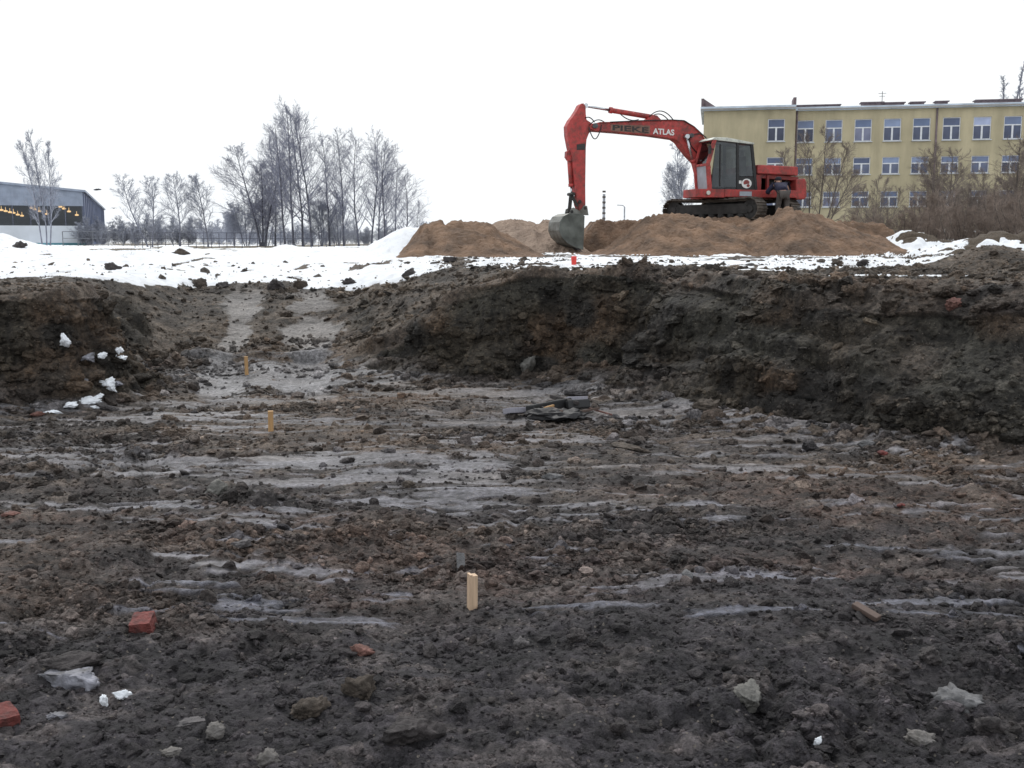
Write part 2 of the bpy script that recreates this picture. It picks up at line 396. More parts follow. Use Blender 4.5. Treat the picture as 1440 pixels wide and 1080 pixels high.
    rn = N.new('ShaderNodeMath'); rn.operation = 'MULTIPLY_ADD'; rn.inputs[1].default_value = .35; L.new(n1.outputs['Fac'], rn.inputs[0]); L.new(rr.outputs[0], rn.inputs[2])
    L.new(rn.outputs[0], b.inputs['Roughness'])
    b.inputs['Specular IOR Level'].default_value = .40
    n3 = N.new('ShaderNodeTexNoise'); n3.inputs['Scale'].default_value = 75; n3.inputs['Detail'].default_value = 7; n3.inputs['Roughness'].default_value = .7
    L.new(tc.outputs['Object'], n3.inputs['Vector'])
    bp = N.new('ShaderNodeBump'); bp.inputs['Distance'].default_value = .022; L.new(n3.outputs['Fac'], bp.inputs['Height'])
    bs = N.new('ShaderNodeMapRange'); bs.inputs[3].default_value = .9; bs.inputs[4].default_value = .25; L.new(at_w.outputs['Fac'], bs.inputs[0]); L.new(bs.outputs[0], bp.inputs['Strength'])
    n4 = N.new('ShaderNodeTexNoise'); n4.inputs['Scale'].default_value = 13; n4.inputs['Detail'].default_value = 6; n4.inputs['Roughness'].default_value = .65; L.new(tc.outputs['Object'], n4.inputs['Vector'])
    bp2 = N.new('ShaderNodeBump'); bp2.inputs['Distance'].default_value = .10; L.new(n4.outputs['Fac'], bp2.inputs['Height']); L.new(bs.outputs[0], bp2.inputs['Strength'])
    iv = N.new('ShaderNodeMath'); iv.operation = 'SUBTRACT'; iv.inputs[0].default_value = 1.0; L.new(sr.outputs[0], iv.inputs[1])
    mu = N.new('ShaderNodeMath'); mu.operation = 'MULTIPLY'; L.new(bs.outputs[0], mu.inputs[0]); L.new(iv.outputs[0], mu.inputs[1]); L.new(mu.outputs[0], bp2.inputs['Strength'])
    L.new(bp.outputs['Normal'], bp2.inputs['Normal']); L.new(bp2.outputs['Normal'], b.inputs['Normal'])
    return m
M_GROUND = ground_material()

def tag(o, label=None, cat=None, group=None, kind=None):
    if label: o['label'] = label
    if cat: o['category'] = cat
    if group: o['group'] = group
    if kind: o['kind'] = kind
    return o
def link(name, me, m=None, parent=None):
    o = bpy.data.objects.new(name, me); COL.objects.link(o)
    if m is not None and not me.materials: me.materials.append(m)
    if parent is not None: o.parent = parent
    return o
def empty(name, loc, rz=0, label=None, cat=None, group=None, kind=None):
    o = bpy.data.objects.new(name, None); o.location = loc; o.rotation_euler = (0, 0, rz); o.empty_display_size = .2
    COL.objects.link(o)
    return tag(o, label, cat, group, kind)

# ground mesh
V = np.stack([VX, VY, VZ], -1).reshape(-1, 3)
jj, kk = np.meshgrid(np.arange(NC), np.arange(NR - 1), indexing='ij')
j2 = (jj + 1) % NC
quads = np.stack([jj * NR + kk, jj * NR + kk + 1, j2 * NR + kk + 1, j2 * NR + kk], -1).reshape(-1, 4)
me = np_mesh("ground", V, quads)
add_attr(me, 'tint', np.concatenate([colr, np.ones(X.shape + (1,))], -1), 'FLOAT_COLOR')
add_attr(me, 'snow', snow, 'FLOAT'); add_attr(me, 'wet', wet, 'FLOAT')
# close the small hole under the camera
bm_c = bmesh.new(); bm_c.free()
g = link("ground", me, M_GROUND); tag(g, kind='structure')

# ------------------------------------------------------------------ loose clods, one uncountable mass
def ico(sub):
    bm = bmesh.new(); bmesh.ops.create_icosphere(bm, subdivisions=sub, radius=1)
    v = np.array([x.co[:] for x in bm.verts]); f = np.array([[a.index for a in p.verts] for p in bm.faces]); bm.free()
    return v, f
def rocky(v, seed, a=.35, s=1.3, planes=5):
    r = np.random.default_rng(seed)
    out = v * (1 + a * noise3(v[:, 0] * s, v[:, 1] * s, v[:, 2] * s, seed))[:, None]
    for _ in range(planes):
        d = r.normal(size=3); d /= np.linalg.norm(d); c = r.uniform(.45, .85)
        t = out @ d - c
        out -= np.where(t > 0, t * .9, 0)[:, None] * d
    n = 0
    for k, am in ((2.6, .34), (5.5, .26), (11., .16)):
        if len(v) < 100 and k > 6: continue
        n = n + (np.abs(noise3(v[:, 0] * k, v[:, 1] * k, v[:, 2] * k, seed + int(k))) - .35) * am
    return out * (1 + n)[:, None]
def scatter(idx, sizes, tmpl, tf, sink, seed):
    r = np.random.default_rng(seed)
    n = len(idx); K = len(tmpl)
    P = V[idx]; tc = colr.reshape(-1, 3)[idx]
    which = r.integers(0, K, n)
    q = r.normal(size=(n, 4)); q /= np.linalg.norm(q, axis=1, keepdims=True)
    w, x, y, z = q.T
    M = np.stack([1 - 2 * (y * y + z * z), 2 * (x * y - z * w), 2 * (x * z + y * w), 2 * (x * y + z * w), 1 - 2 * (x * x + z * z), 2 * (y * z - x * w),
                  2 * (x * z - y * w), 2 * (y * z + x * w), 1 - 2 * (x * x + y * y)], -1).reshape(n, 3, 3)
    tv = np.stack(tmpl)[which]
    tv = tv * r.uniform(.45, 1.25, (n, 1, 3))
    vv = np.einsum('nij,nkj->nki', M, tv) * sizes[:, None, None]
    vv[..., 2] *= .75
    vv += P[:, None]; vv[..., 2] += (sizes * sink)[:, None]
    nv = tv.shape[1]
    ff = tf[None] + (np.arange(n) * nv)[:, None, None]
    cc = np.repeat((tc * (r.uniform(.6, 1.5, (n, 1)) + (r.random((n, 1)) > .93) * r.uniform(.3, 1.6, (n, 1))) * np.array([1, .97, .94])), nv, axis=0)
    return vv.reshape(-1, 3), ff.reshape(-1, 3), cc
iv1, if1 = ico(2); iv2, if2 = ico(4)
T1 = [rocky(iv1, 300 + i) for i in range(14)]; T2 = [rocky(iv2, 330 + i, .4) for i in range(10)]
area = (cell * rad * (R(58) / 1240))
vis = (np.abs(np.where(TH > PI, TH - 2 * PI, TH)) < R(33))[:, None] * (rad > 1.6) * (rad < 22)
dens = area * (1 - .93 * clay) * (1 - .97 * snow) * (.25 + 1.6 * cluster) * vis
d1 = (dens * np.interp(rad, [2, 4, 7, 12, 20], [3.2, 2.4, .7, .25, .12])).ravel(); d1 /= d1.sum()
NCL = 66000; i1 = rng.choice(len(d1), NCL, p=d1)
s1 = .0052 * (1 - rng.random(NCL)) ** (-1 / 2.5); s1 = np.clip(s1, .005, .032) * np.interp(np.hypot(V[i1, 0], V[i1, 1]), [3, 6, 12], [1, 1.5, 2.3])
v1, f1, c1 = scatter(i1, s1, T1, if1, .1, 1)
rimw = np.exp(-((SD / 1.0 - .95) / .22) ** 2) * (Y > 6)
d2 = ((dens * (.16 + .5 * wall) + area * rimw * 3.0 * (1 - .3 * snow) + 2.2 * area * sstep(.5, 0, np.abs(SD)) * (Y > 6)) * vis).ravel(); d2 /= d2.sum()
i2 = rng.choice(len(d2), 3600, p=d2)
s2 = np.clip(.022 * (1 - rng.random(3600)) ** (-1 / 2.2), .018, .10)
near = np.hypot(V[i2, 0], V[i2, 1]) < 5.5
s2 = np.where(near, np.minimum(s2, .03), s2)
v2, f2, c2 = scatter(i2, s2, T2, if2, .0, 2)
# clods on the snow bank
d3 = (area * snow * (rad > 13) * (rad < 30) * vis).ravel(); d3 /= d3.sum()
i3 = rng.choice(len(d3), 90, p=d3); s3 = np.clip(.035 * (1 - rng.random(90)) ** (-1 / 2.4), .03, .10)
v3, f3, c3 = scatter(i3, s3, T1, if1, .0, 3); c3 = c3 * .6 + .03
me = np_mesh("soil_clods", np.concatenate([v1, v2, v3]), np.concatenate([f1, f2 + len(v1), f3 + len(v1) + len(v2)]))
smf = np.ones(len(me.polygons), bool); smf[:len(f1)] = False; smf[-len(f3):] = False; me.polygons.foreach_set('use_smooth', smf)
cc = np.concatenate([c1, c2, c3])
add_attr(me, 'tint', np.concatenate([cc, np.ones((len(cc), 1))], -1), 'FLOAT_COLOR')
o = link("soil_clods", me, M_GROUND); tag(o, "loose dark soil clods strewn over the pit floor and rim", "soil clods", kind='stuff')

# ------------------------------------------------------------------ sand heaps
M_SAND = mat("sand", (.20, .125, .080), .95, nscale=1.6, namp=.30, bump=1.0, bscale=8, ramp=(.10, .066, .046), detail=14)
M_SAND2 = mat("pale_sand", (.29, .215, .165), .95, nscale=1.6, namp=.25, bump=1.0, bscale=8, detail=12)
def heap(name, label, x0, x1, y0, y1, fn, m, step=.04, seed=0):
    xs = np.arange(x0, x1, step); ys = np.arange(y0, y1, step * 1.3)
    A, B = np.meshgrid(xs, ys, indexing='ij')
    z = fn(A, B)
    hb, _ = base_h(A, B)
    amt = sstep(0, .35, z - hb + .1)
    z = z + amt * (.09 * fbm2(A * 1.1, B * 1.1, 401 + seed, 3) + .16 * (np.abs(noise2(A * 2.1, B * 1.3, 405 + seed)) - .35) * .6 + .05 * (np.abs(noise2(A * 5, B * 5, 407 + seed)) - .3)
                   + .05 * (np.abs(noise2(A * 9, B * 9, 409 + seed)) - .3) + .045 * noise2(A * 17, B * 17, 411 + seed) * (.4 + np.clip(fbm2(A * 1.5, B * 1.5, 413, 3) * 2, 0, 1)))
    z = z - amt * .10 * sstep(.2, .6, fbm2(A * 3.0, B * .7, 415 + seed, 3))
    z = np.where(z < hb - .2, hb - .2, z)
    n, k = A.shape
    ii, jj = np.meshgrid(np.arange(n - 1), np.arange(k - 1), indexing='ij')
    q = np.stack([ii * k + jj, (ii + 1) * k + jj, (ii + 1) * k + jj + 1, ii * k + jj + 1], -1).reshape(-1, 4)
    ox, oy = (x0 + x1) / 2, (y0 + y1) / 2
    me = np_mesh(name, np.stack([A - ox, B - oy, z], -1).reshape(-1, 3), q)
    o = link(name, me, m); o.location = (ox, oy, 0)
    tag(o, label, "sand heap")
    return lambda x, y: float(z[int(np.clip(round((x - x0) / step), 0, n - 1)), int(np.clip(round((y - y0) / (step * 1.3)), 0, k - 1))])
def ridge_fn(px, py, yc, front, back):
    s = yc / F
    cx = (np.array(px, float) - 720) * s; cz = 1.55 + (340 - np.array(py, float)) * s
    def fn(A, B):
        c = np.interp(A, cx, cz, left=.9, right=.9)
        f = np.clip((B - (yc - front)) / front, 0, 1); bk = np.clip(((yc + back) - B) / back, 0, 1)
        t = np.minimum(f, bk) ** .9
        return 1.0 + (c - 1.0) * t
    return fn
fA = ridge_fn([545, 556, 575, 592, 600, 620, 645, 670, 690, 705, 722, 745, 768, 790], [368, 362, 345, 319, 315, 311.5, 311, 312, 318, 327, 337, 351, 360, 368], 30, 3.0, 3.0)
heap("sand_heap", "flat topped brown sand heap beside the snow ridge, left of the bucket", -4.0, 1.8, 26.5, 33.5, fA, M_SAND, seed=1)
fB = ridge_fn([668, 682, 695, 710, 740, 775, 800, 815, 830], [350, 330, 315, 310, 309, 310, 315, 335, 355], 37.5, 3.0, 3.0)
heap("sand_heap", "paler sand heap behind the bucket, partly hidden by the flat topped heap", -2.0, 3.4, 34, 41, fB, M_SAND2, step=.05, seed=2)
fC1 = ridge_fn([770, 800, 830, 848, 865, 885, 903, 925, 944, 973, 1017, 1040, 1061, 1078, 1090, 1107, 1128, 1152, 1184, 1229, 1262, 1290], [361, 356, 353, 349, 337, 322, 310.5, 305, 302, 304, 313, 312, 309.5, 301, 295, 292, 299, 305, 318, 333, 350, 366], 32.3, 3.0, 3.2)
def fC(A, B):
    a = fC1(A, B)
    yn = np.interp(A, [4.2, 5.0], [37.0, 34.2])
    d = np.maximum(np.maximum(3.0 - A, A - 12.0), np.maximum(yn - B, B - 41.5))
    p = 2.26 - np.clip(d, 0, 3) * 1.1 - .12 * sstep(8.2, 9.6, A)
    return np.maximum(a, p)
zC = heap("sand_heap", "largest reddish brown sand heap, which carries the excavator", .8, 14.5, 28.5, 44.5, fC, M_SAND, step=.038, seed=3)

# ------------------------------------------------------------------ mesh kit
class MB:
    def __init__(s): s.v = []; s.f = []; s.sm = []
    def add(s, vs, fs, smooth=False):
        o = len(s.v); s.v += [tuple(v) for v in vs]; s.f += [tuple(i + o for i in f) for f in fs]; s.sm += [smooth] * len(fs)
    def box(s, x0, x1, y0, y1, z0, z1):
        s.add([(x0, y0, z0), (x1, y0, z0), (x1, y1, z0), (x0, y1, z0), (x0, y0, z1), (x1, y0, z1), (x1, y1, z1), (x0, y1, z1)],
              [(0, 3, 2, 1), (4, 5, 6, 7), (0, 1, 5, 4), (1, 2, 6, 5), (2, 3, 7, 6), (3, 0, 4, 7)])
    def prism(s, pts, y0, y1):
        """pts: (x,z) outline extruded from y0 to y1"""
        n = len(pts)
        vs = [(p[0], y0, p[1]) for p in pts] + [(p[0], y1, p[1]) for p in pts]
        fs = [tuple(range(n)), tuple(range(2 * n - 1, n - 1, -1))] + [(i, i + n, (i + 1) % n + n, (i + 1) % n) for i in range(n)]
        s.add(vs, fs)
    def tube(s, pts, r, n=8, cap=True, smooth=True):
        pts = [Vector(p) for p in pts]; m = len(pts)
        rr = r if isinstance(r, (list, tuple)) else [r] * m
        vs = []; up = None
        for i, p in enumerate(pts):
            d = (pts[min(i + 1, m - 1)] - pts[max(i - 1, 0)])
            if d.length < 1e-9: d = Vector((0, 0, 1))
            d.normalize()
            if up is None: up = Vector((0, 0, 1)) if abs(d.z) < .9 else Vector((1, 0, 0))
            a = d.cross(up)
            if a.length < 1e-4: a = d.cross(Vector((0, 1, 0)))
            a.normalize(); b = a.cross(d); up = b
            for k in range(n):
                t = 2 * PI * k / n
                vs.append(p + (a * math.cos(t) + b * math.sin(t)) * rr[i])
        fs = [(i * n + k, i * n + (k + 1) % n, (i + 1) * n + (k + 1) % n, (i + 1) * n + k) for i in range(m - 1) for k in range(n)]
        s.add(vs, fs, smooth)
        if cap: s.add([vs[k] for k in range(n)], [tuple(range(n))]); s.add([vs[(m - 1) * n + k] for k in range(n)], [tuple(range(n - 1, -1, -1))])
    def bar(s, p, q, a, b, up=(0, 1, 0)):
        """square bar from p to q, a wide along up, b wide across"""
        p = Vector(p); q = Vector(q); d = (q - p).normalized(); u = Vector(up); u = (u - d * u.dot(d)).normalized(); w = d.cross(u)
        vs = [c + u * (sa * a / 2) + w * (sb * b / 2) for c in (p, q) for sa, sb in ((-1, -1), (1, -1), (1, 1), (-1, 1))]
        s.add(vs, [(0, 3, 2, 1), (4, 5, 6, 7), (0, 1, 5, 4), (1, 2, 6, 5), (2, 3, 7, 6), (3, 0, 4, 7)])
    def quad(s, a, b, c, d): s.add([a, b, c, d], [(0, 1, 2, 3)])
    def build(s, name, m, parent=None, bevel=0, loc=None, rz=0, seg=2):
        me = bpy.data.meshes.new(name); me.from_pydata(s.v, [], s.f)
        me.polygons.foreach_set('use_smooth', s.sm)
        bm = bmesh.new(); bm.from_mesh(me); bmesh.ops.remove_doubles(bm, verts=bm.verts, dist=1e-5)
        bmesh.ops.recalc_face_normals(bm, faces=bm.faces)
        if bevel:
            ed = [e for e in bm.edges if len(e.link_faces) == 2 and e.calc_face_angle(0) > .6 and not all(f.smooth for f in e.link_faces)]
            bmesh.ops.bevel(bm, geom=ed, offset=bevel, segments=seg, profile=.6, affect='EDGES', clamp_overlap=True)
        bm.to_mesh(me); bm.free(); me.update()
        o = link(name, me, m, parent)
        if loc is not None: o.location = loc
        if rz: o.rotation_euler = (0, 0, rz)
        return o

# ------------------------------------------------------------------ excavator
def paint(name, col, rust=.5):
    m = bpy.data.materials.new(name); m.use_nodes = True; nt = m.node_tree; N = nt.nodes; L = nt.links; b = N['Principled BSDF']
    tc = N.new('ShaderNodeTexCoord'); n = N.new('ShaderNodeTexNoise'); n.inputs['Scale'].default_value = 2.2; n.inputs['Detail'].default_value = 10; n.inputs['Roughness'].default_value = .72
    L.new(tc.outputs['Object'], n.inputs['Vector'])
    cr = N.new('ShaderNodeValToRGB'); e = cr.color_ramp.elements
    e[0].position = .38; e[0].color = (*[c * .45 + .02 for c in col], 1); e[1].position = .50; e[1].color = (*col, 1)
    x = e.new(.62); x.color = (*[min(1, c * 1.12 + .015) for c in col], 1)
    x = e.new(.78); x.color = (*[c * .5 + .09 for c in col], 1)
    L.new(n.outputs['Fac'], cr.inputs['Fac'])
    # mud thrown up from below
    sp_ = N.new('ShaderNodeSeparateXYZ'); L.new(tc.outputs['Object'], sp_.inputs[0])
    n2 = N.new('ShaderNodeTexNoise'); n2.inputs['Scale'].default_value = 9; n2.inputs['Detail'].default_value = 8; L.new(tc.outputs['Object'], n2.inputs['Vector'])
    mm = N.new('ShaderNodeMapRange'); mm.inputs[1].default_value = .46; mm.inputs[2].default_value = .66; mm.inputs[3].default_value = 0; mm.inputs[4].default_value = rust
    L.new(n2.outputs['Fac'], mm.inputs[0])
    mx = N.new('ShaderNodeMixRGB'); mx.inputs[2].default_value = (.10, .07, .055, 1); L.new(mm.outputs[0], mx.inputs[0]); L.new(cr.outputs[0], mx.inputs[1])
    L.new(mx.outputs[0], b.inputs['Base Color'])
    rr = N.new('ShaderNodeMapRange'); rr.inputs[3].default_value = .38; rr.inputs[4].default_value = .8; L.new(n2.outputs['Fac'], rr.inputs[0]); L.new(rr.outputs[0], b.inputs['Roughness'])
    return m
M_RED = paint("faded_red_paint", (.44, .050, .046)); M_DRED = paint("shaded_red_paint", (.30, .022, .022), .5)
M_CREAM = paint("cream_paint", (.62, .64, .58), .15); M_BLACK = mat("black_rubber", (.018, .018, .02), .55, nscale=12)
M_STEEL = mat("dull_steel", (.10, .10, .105), .5, .6, nscale=6, namp=.4, bump=.2)
M_TRACK = mat("muddy_track_steel", (.085, .070, .058), .7, .2, nscale=5, namp=.5, bump=.6, bscale=20)
M_TRACKD = mat("dark_track_frame", (.03, .028, .027), .7, nscale=5, namp=.5)
M_BUCKET = mat("worn_bucket_steel", (.16, .165, .155), .5, .45, nscale=4, namp=.45, bump=.4, bscale=12, ramp=(.08, .075, .062))
M_ROD = mat("chrome_rod", (.55, .57, .6), .2, .9, nscale=4, namp=.1)
M_WHITE = mat("white_lettering", (.75, .75, .74), .6, nscale=20, namp=.12)
M_DARKTXT = mat("dark_lettering", (.035, .03, .03), .6, nscale=20)
M_PLATE = mat("faded_sticker", (.22, .12, .09), .6, nscale=6, namp=.3)
M_GREY = mat("grey_panel", (.36, .39, .44), .35, nscale=3, namp=.2)
M_BLUE = mat("dark_blue_wool", (.022, .022, .05), .9, nscale=12, namp=.3, bump=.4)
M_TROUSER = mat("brown_grey_trousers", (.085, .075, .07), .9, nscale=10, namp=.3, bump=.4)
M_SKIN = mat("skin", (.45, .26, .19), .6, nscale=10, namp=.1)
M_CAP = mat("knitted_dark_cap", (.03, .03, .04), .95, nscale=30, bump=.4)
def glass(name, tint, trans=.55, rough=.05):
    m = bpy.data.materials.new(name); m.use_nodes = True; nt = m.node_tree; N = nt.nodes; L = nt.links
    N.remove(N['Principled BSDF']); out = N['Material Output']
    t = N.new('ShaderNodeBsdfTransparent'); t.inputs[0].default_value = (*tint, 1)
    g_ = N.new('ShaderNodeBsdfGlossy'); g_.inputs['Roughness'].default_value = rough; g_.inputs[0].default_value = (.8, .85, .9, 1)
    fr = N.new('ShaderNodeFresnel'); fr.inputs[0].default_value = 1.5
    n = N.new('ShaderNodeTexNoise'); n.inputs['Scale'].default_value = 3
    ad = N.new('ShaderNodeMath'); ad.operation = 'MULTIPLY_ADD'; ad.inputs[1].default_value = .06; L.new(n.outputs[0], ad.inputs[0]); L.new(fr.outputs[0], ad.inputs[2])
    mx = N.new('ShaderNodeMixShader'); L.new(ad.outputs[0], mx.inputs[0]); L.new(t.outputs[0], mx.inputs[1]); L.new(g_.outputs[0], mx.inputs[2])
    L.new(mx.outputs[0], out.inputs[0])
    return m
M_CABGLASS = glass("clear_cab_glass", (.20, .22, .22)); M_TINT = glass("tinted_cab_glass", (.12, .14, .12))

YAW = R(17.5)
fx, fy = -math.cos(YAW), -math.sin(YAW)
S = Vector((7.62, 37.0, 2.25))
fv = Vector((fx, fy, 0)); lv = Vector((-fy, fx, 0))
def P(px, py, v):
    d = ray(px, py)
    t = (v - (CAM - S).dot(lv)) / d.dot(lv)
    p = CAM + d * t - S
    return (p.dot(fv), v, p.z)
def U(px, py, v):
    p = P(px, py, v); return (p[0], p[2])
ex = empty("excavator", S, PI + YAW, "weathered red tracked excavator with its bucket lowered beside the sand heap", "excavator")

# undercarriage turned 45 degrees
UA = -PI / 4 - (PI + YAW)
uc = empty("undercarriage", (0, 0, 0), UA); uc.parent = ex
b = MB(); b.box(-1.0, 1.0, -.75, .75, .28, .55); b.prism([(-.9, .3), (.9, .3), (.6, .72), (-.6, .72)], -.55, .55)
b.build("cross_member", M_TRACKD, ex, .03, rz=UA)
b = MB(); b.tube([(0, 0, .70), (0, 0, .90)], .62, 28); b.build("slew_ring", M_BLACK, ex)
bpy.data.objects.remove(uc)
def track_loop(n):
    Lh, r = 1.55, .34
    per = 4 * Lh + 2 * PI * r; out = []
    for i in range(n):
        s_ = i / n * per
        if s_ < 2 * Lh: p = (-Lh + s_, r); a = 0
        elif s_ < 2 * Lh + PI * r: t = (s_ - 2 * Lh) / r; p = (Lh + r * math.sin(t), r * math.cos(t)); a = -t
        elif s_ < 4 * Lh + PI * r: p = (Lh - (s_ - 2 * Lh - PI * r), -r); a = PI
        else: t = (s_ - 4 * Lh - PI * r) / r; p = (-Lh - r * math.sin(t), -r * math.cos(t)); a = PI - t
        sag = -.04 * (1 - (p[0] / Lh) ** 2) if a == 0 else 0
        out.append((p[0], p[1] + .38 + sag, a))
    return out
for side in (-1, 1):
    off = side * 1.08
    cy, sy_ = math.cos(UA), math.sin(UA)
    ox, oy = -sy_ * off, cy * off
    b = MB()
    for (x, z, a) in track_loop(46):
        ca, sa = math.cos(a), math.sin(a)
        def T(u, w): return (x + u * ca - w * sa, z + u * sa + w * ca)
        b.prism([T(-.088, .0), T(.088, .0), T(.088, .025), T(-.088, .025)], -.29, .29)
        b.prism([T(-.02, .025), T(.02, .025), T(.012, .065), T(-.012, .065)], -.29, .29)
        b.prism([T(-.09, -.06), T(.09, -.06), T(.09, 0), T(-.09, 0)], -.09, .09)
    tr = b.build("track", M_TRACK, ex, loc=(ox, oy, 0), rz=UA)
    b = MB(); b.prism([(-1.45, .22), (1.45, .22), (1.5, .42), (1.3, .56), (-1.3, .56), (-1.5, .42)], -.16, .16); b.build("track_frame", M_TRACKD, tr, .02)
    for xx, rr_ in ((-1.55, .30), (1.55, .30)):
        b = MB(); b.tube([(xx, -.13, .38), (xx, .13, .38)], rr_, 24); b.tube([(xx, -.2, .38), (xx, .2, .38)], .11, 14)
        for k in range(6):
            t = k * PI / 3; b.tube([(xx + .2 * math.cos(t), -.15, .38 + .2 * math.sin(t)), (xx + .2 * math.cos(t), .15, .38 + .2 * math.sin(t))], .03, 8)
        b.build("drive_wheel" if xx > 0 else "idler_wheel", M_TRACKD, tr)
    for k in range(7):
        b = MB(); xx = -1.15 + k * .385; b.tube([(xx, -.2, .17), (xx, -.15, .17), (xx, -.15, .17), (xx, .15, .17), (xx, .2, .17)], [.06, .06, .11, .11, .06], 14); b.build("roller", M_TRACKD, tr)

# upper structure
b = MB()
zb, zt = P(1020, 277, 1.25)[2], P(1020, 266, 1.25)[2]
uf, ur = P(979, 270, 1.25)[0], P(1131, 270, 1.25)[0]
ur_in = P(1121, 270, 1.25)[0]; A3f = P(998, 267, 1.22)[0] - .55
b.box(ur_in, A3f, -1.25, 1.25, zb, zt)
b.box(A3f + .003, A3f + .25, -.3, .29, zb + .02, zt + .3)
dk = b.build("deck", M_RED, ex, .03)
# cab (near side is v = 1.22 .. far .32)
V0, V1 = .34, 1.22
A1 = P(1005, 196, V1); A2 = P(995.5, 231, V1); A3 = P(998, 267, V1); B1 = P(1057, 203, V1); B3 = P(1063, 267, V1)
def vv(p, v): return (p[0], v, p[2])
cab = MB(); cab.box(A3[0] - 1.6, A3[0], V0, V1, zt + .001, zt + .09)
cab.prism([(P(1062, 262, V1)[0], zt + .09), (P(1062, 262, V1)[0] - .03, A2[2] * .5 + zt * .5), (B3[0] - .0, zt + .09)], V0, V1)
cabo = cab.build("cab", M_BLACK, ex, .01)
b = MB()
for v in (V0, V1):
    b.bar(vv(A1, v), vv(A2, v), .07, .13); b.bar(vv(A2, v), vv(A3, v), .07, .15)
for p in (A1, A2, A3):
    b.bar(vv(p, V0), vv(p, V1), .08, .08, up=(0, 0, 1))
b.build("front_frame", M_RED, cabo, .012)
b = MB()
M1 = P(1037, 200, V1); M3 = P(1037, 266, V1); mt = P(1011, 200, V1); 
for v in (V0, V1):
    b.bar(vv(B1, v), vv(B3, v), .06, .10); b.bar(vv(M1, v), vv(M3, v), .06, .09)
    b.bar(vv(A1, v), vv(B1, v), .06, .07)
b.bar(vv(B1, V0), vv(B1, V1), .08, .08, up=(0, 0, 1)); b.bar(P(1013, 203, V1), P(1012, 262, V1), .05, .045)
b.build("cab_pillars", M_BLACK, cabo, .008)
b = MB()
rf = [U(1000, 196.5, V1), U(1005, 193, V1), U(1022, 193.5, V1), U(1060, 201, V1), U(1060, 203.5, V1)]
b.prism(rf, V0 - .05, V1 + .05); b.build("cab_roof", M_CREAM, cabo, .02)
# lower rear door panel
b = MB(); pz = [U(1036, 249, V1), U(1061, 249, V1), U(1063, 267, V1), U(1036, 267, V1)]; b.prism(pz, V1 - .02, V1 + .012); dp = b.build("door_panel", M_BLACK, cabo, .006)
b = MB(); e0 = P(1050, 258, V1 + .02)
def disc(mb, c, ru, rw, v, n=20, a0=0, a1=2 * PI, inner=0):
    pts = [(c[0] + ru * math.cos(a0 + (a1 - a0) * i / n), v, c[2] + rw * math.sin(a0 + (a1 - a0) * i / n)) for i in range(n + (0 if a1 - a0 > 6.2 else 1))]
    mb.add(pts, [tuple(range(len(pts)))])
disc(b, e0, .19, .16, V1 + .018); b.build("emblem", M_WHITE, dp)
b = MB(); disc(b, (e0[0] + .01, 0, e0[2] + .02), .11, .10, V1 + .022, a0=-.6, a1=3.4); disc(b, (e0[0] - .06, 0, e0[2] - .07), .06, .05, V1 + .022)
b.build("emblem_mark", M_RED, dp)
b = MB(); s0 = P(1039.5, 256, V1 + .02); b.box(s0[0] - .09, s0[0] + .09, V1 + .014, V1 + .02, s0[2] - .05, s0[2] + .05); b.build("sticker", M_WHITE, dp)
b = MB()
b.quad(P(1007, 199, V1), P(1035, 202, V1), P(1035, 265, V1), P(1000, 265, V1)); b.build("side_window", M_CABGLASS, cabo)
b = MB(); b.quad(P(1039, 204, V1), P(1056, 205, V1), P(1061, 248, V1), P(1039, 248, V1)); b.build("rear_side_window", M_TINT, cabo)
b = MB(); b.quad(vv(A1, V0 + .05), vv(A1, V1 - .05), vv(A2, V1 - .05), vv(A2, V0 + .05)); b.build("windscreen", M_CABGLASS, cabo)
b = MB(); b.add([vv(A2, V0 + .05), vv(A2, V1 - .05), vv(A3, V1 - .05), vv(A3, V0 + .05)], [(0, 1, 2, 3)])
b.build("lower_front_glass", M_GREY, cabo)  # glass pane; the sky it reflects is painted as its grey colour
b = MB(); b.quad(P(1007, 199, V0), P(1056, 205, V0), P(1061, 248, V0), P(1000, 248, V0)); b.build("far_side_window", M_CABGLASS, cabo)
b = MB(); b.box(P(1062, 250, V0)[0], P(1000, 250, V0)[0], V0 - .01, V0 + .02, zt + .08, P(1030, 246, V0)[2]); b.build("far_door_panel", M_BLACK, cabo)
# seat, console, levers
sc0 = P(1030, 262, .8)
b = MB(); b.box(sc0[0] - .28, sc0[0] + .28, .52, 1.04, zt + .35, zt + .50); b.box(sc0[0] - .38, sc0[0] - .24, .54, 1.02, zt + .50, zt + 1.12); b.box(sc0[0] - .36, sc0[0] - .26, .64, .92, zt + 1.14, zt + 1.34)
b.box(sc0[0] - .18, sc0[0] + .2, .6, .96, zt + .09, zt + .35); b.build("driver_seat", M_BLACK, cabo, .03)
b = MB(); b.box(sc0[0] + .38, sc0[0] + .60, .5, .66, zt + .09, zt + .72); b.tube([(sc0[0] + .45, .95, zt + .09), (sc0[0] + .40, .95, zt + .8)], .018, 8); b.tube([(sc0[0] + .45, .75, zt + .09), (sc0[0] + .40, .75, zt + .8)], .018, 8)
b.tube([(sc0[0] + .40, .95, zt + .8), (sc0[0] + .39, .95, zt + .88)], .035, 8); b.tube([(sc0[0] + .40, .75, zt + .8), (sc0[0] + .39, .75, zt + .88)], .035, 8)
b.build("control_levers", M_BLACK, cabo)
# mirror
b = MB(); mp = P(1004, 210, V1 + .05); b.tube([mp, (mp[0] + .25, mp[1] + .12, mp[2] + .02)], .012, 6); b.box(mp[0] + .2, mp[0] + .24, mp[1] + .06, mp[1] + .2, mp[2] - .16, mp[2] + .1); b.build("mirror", M_BLACK, cabo)
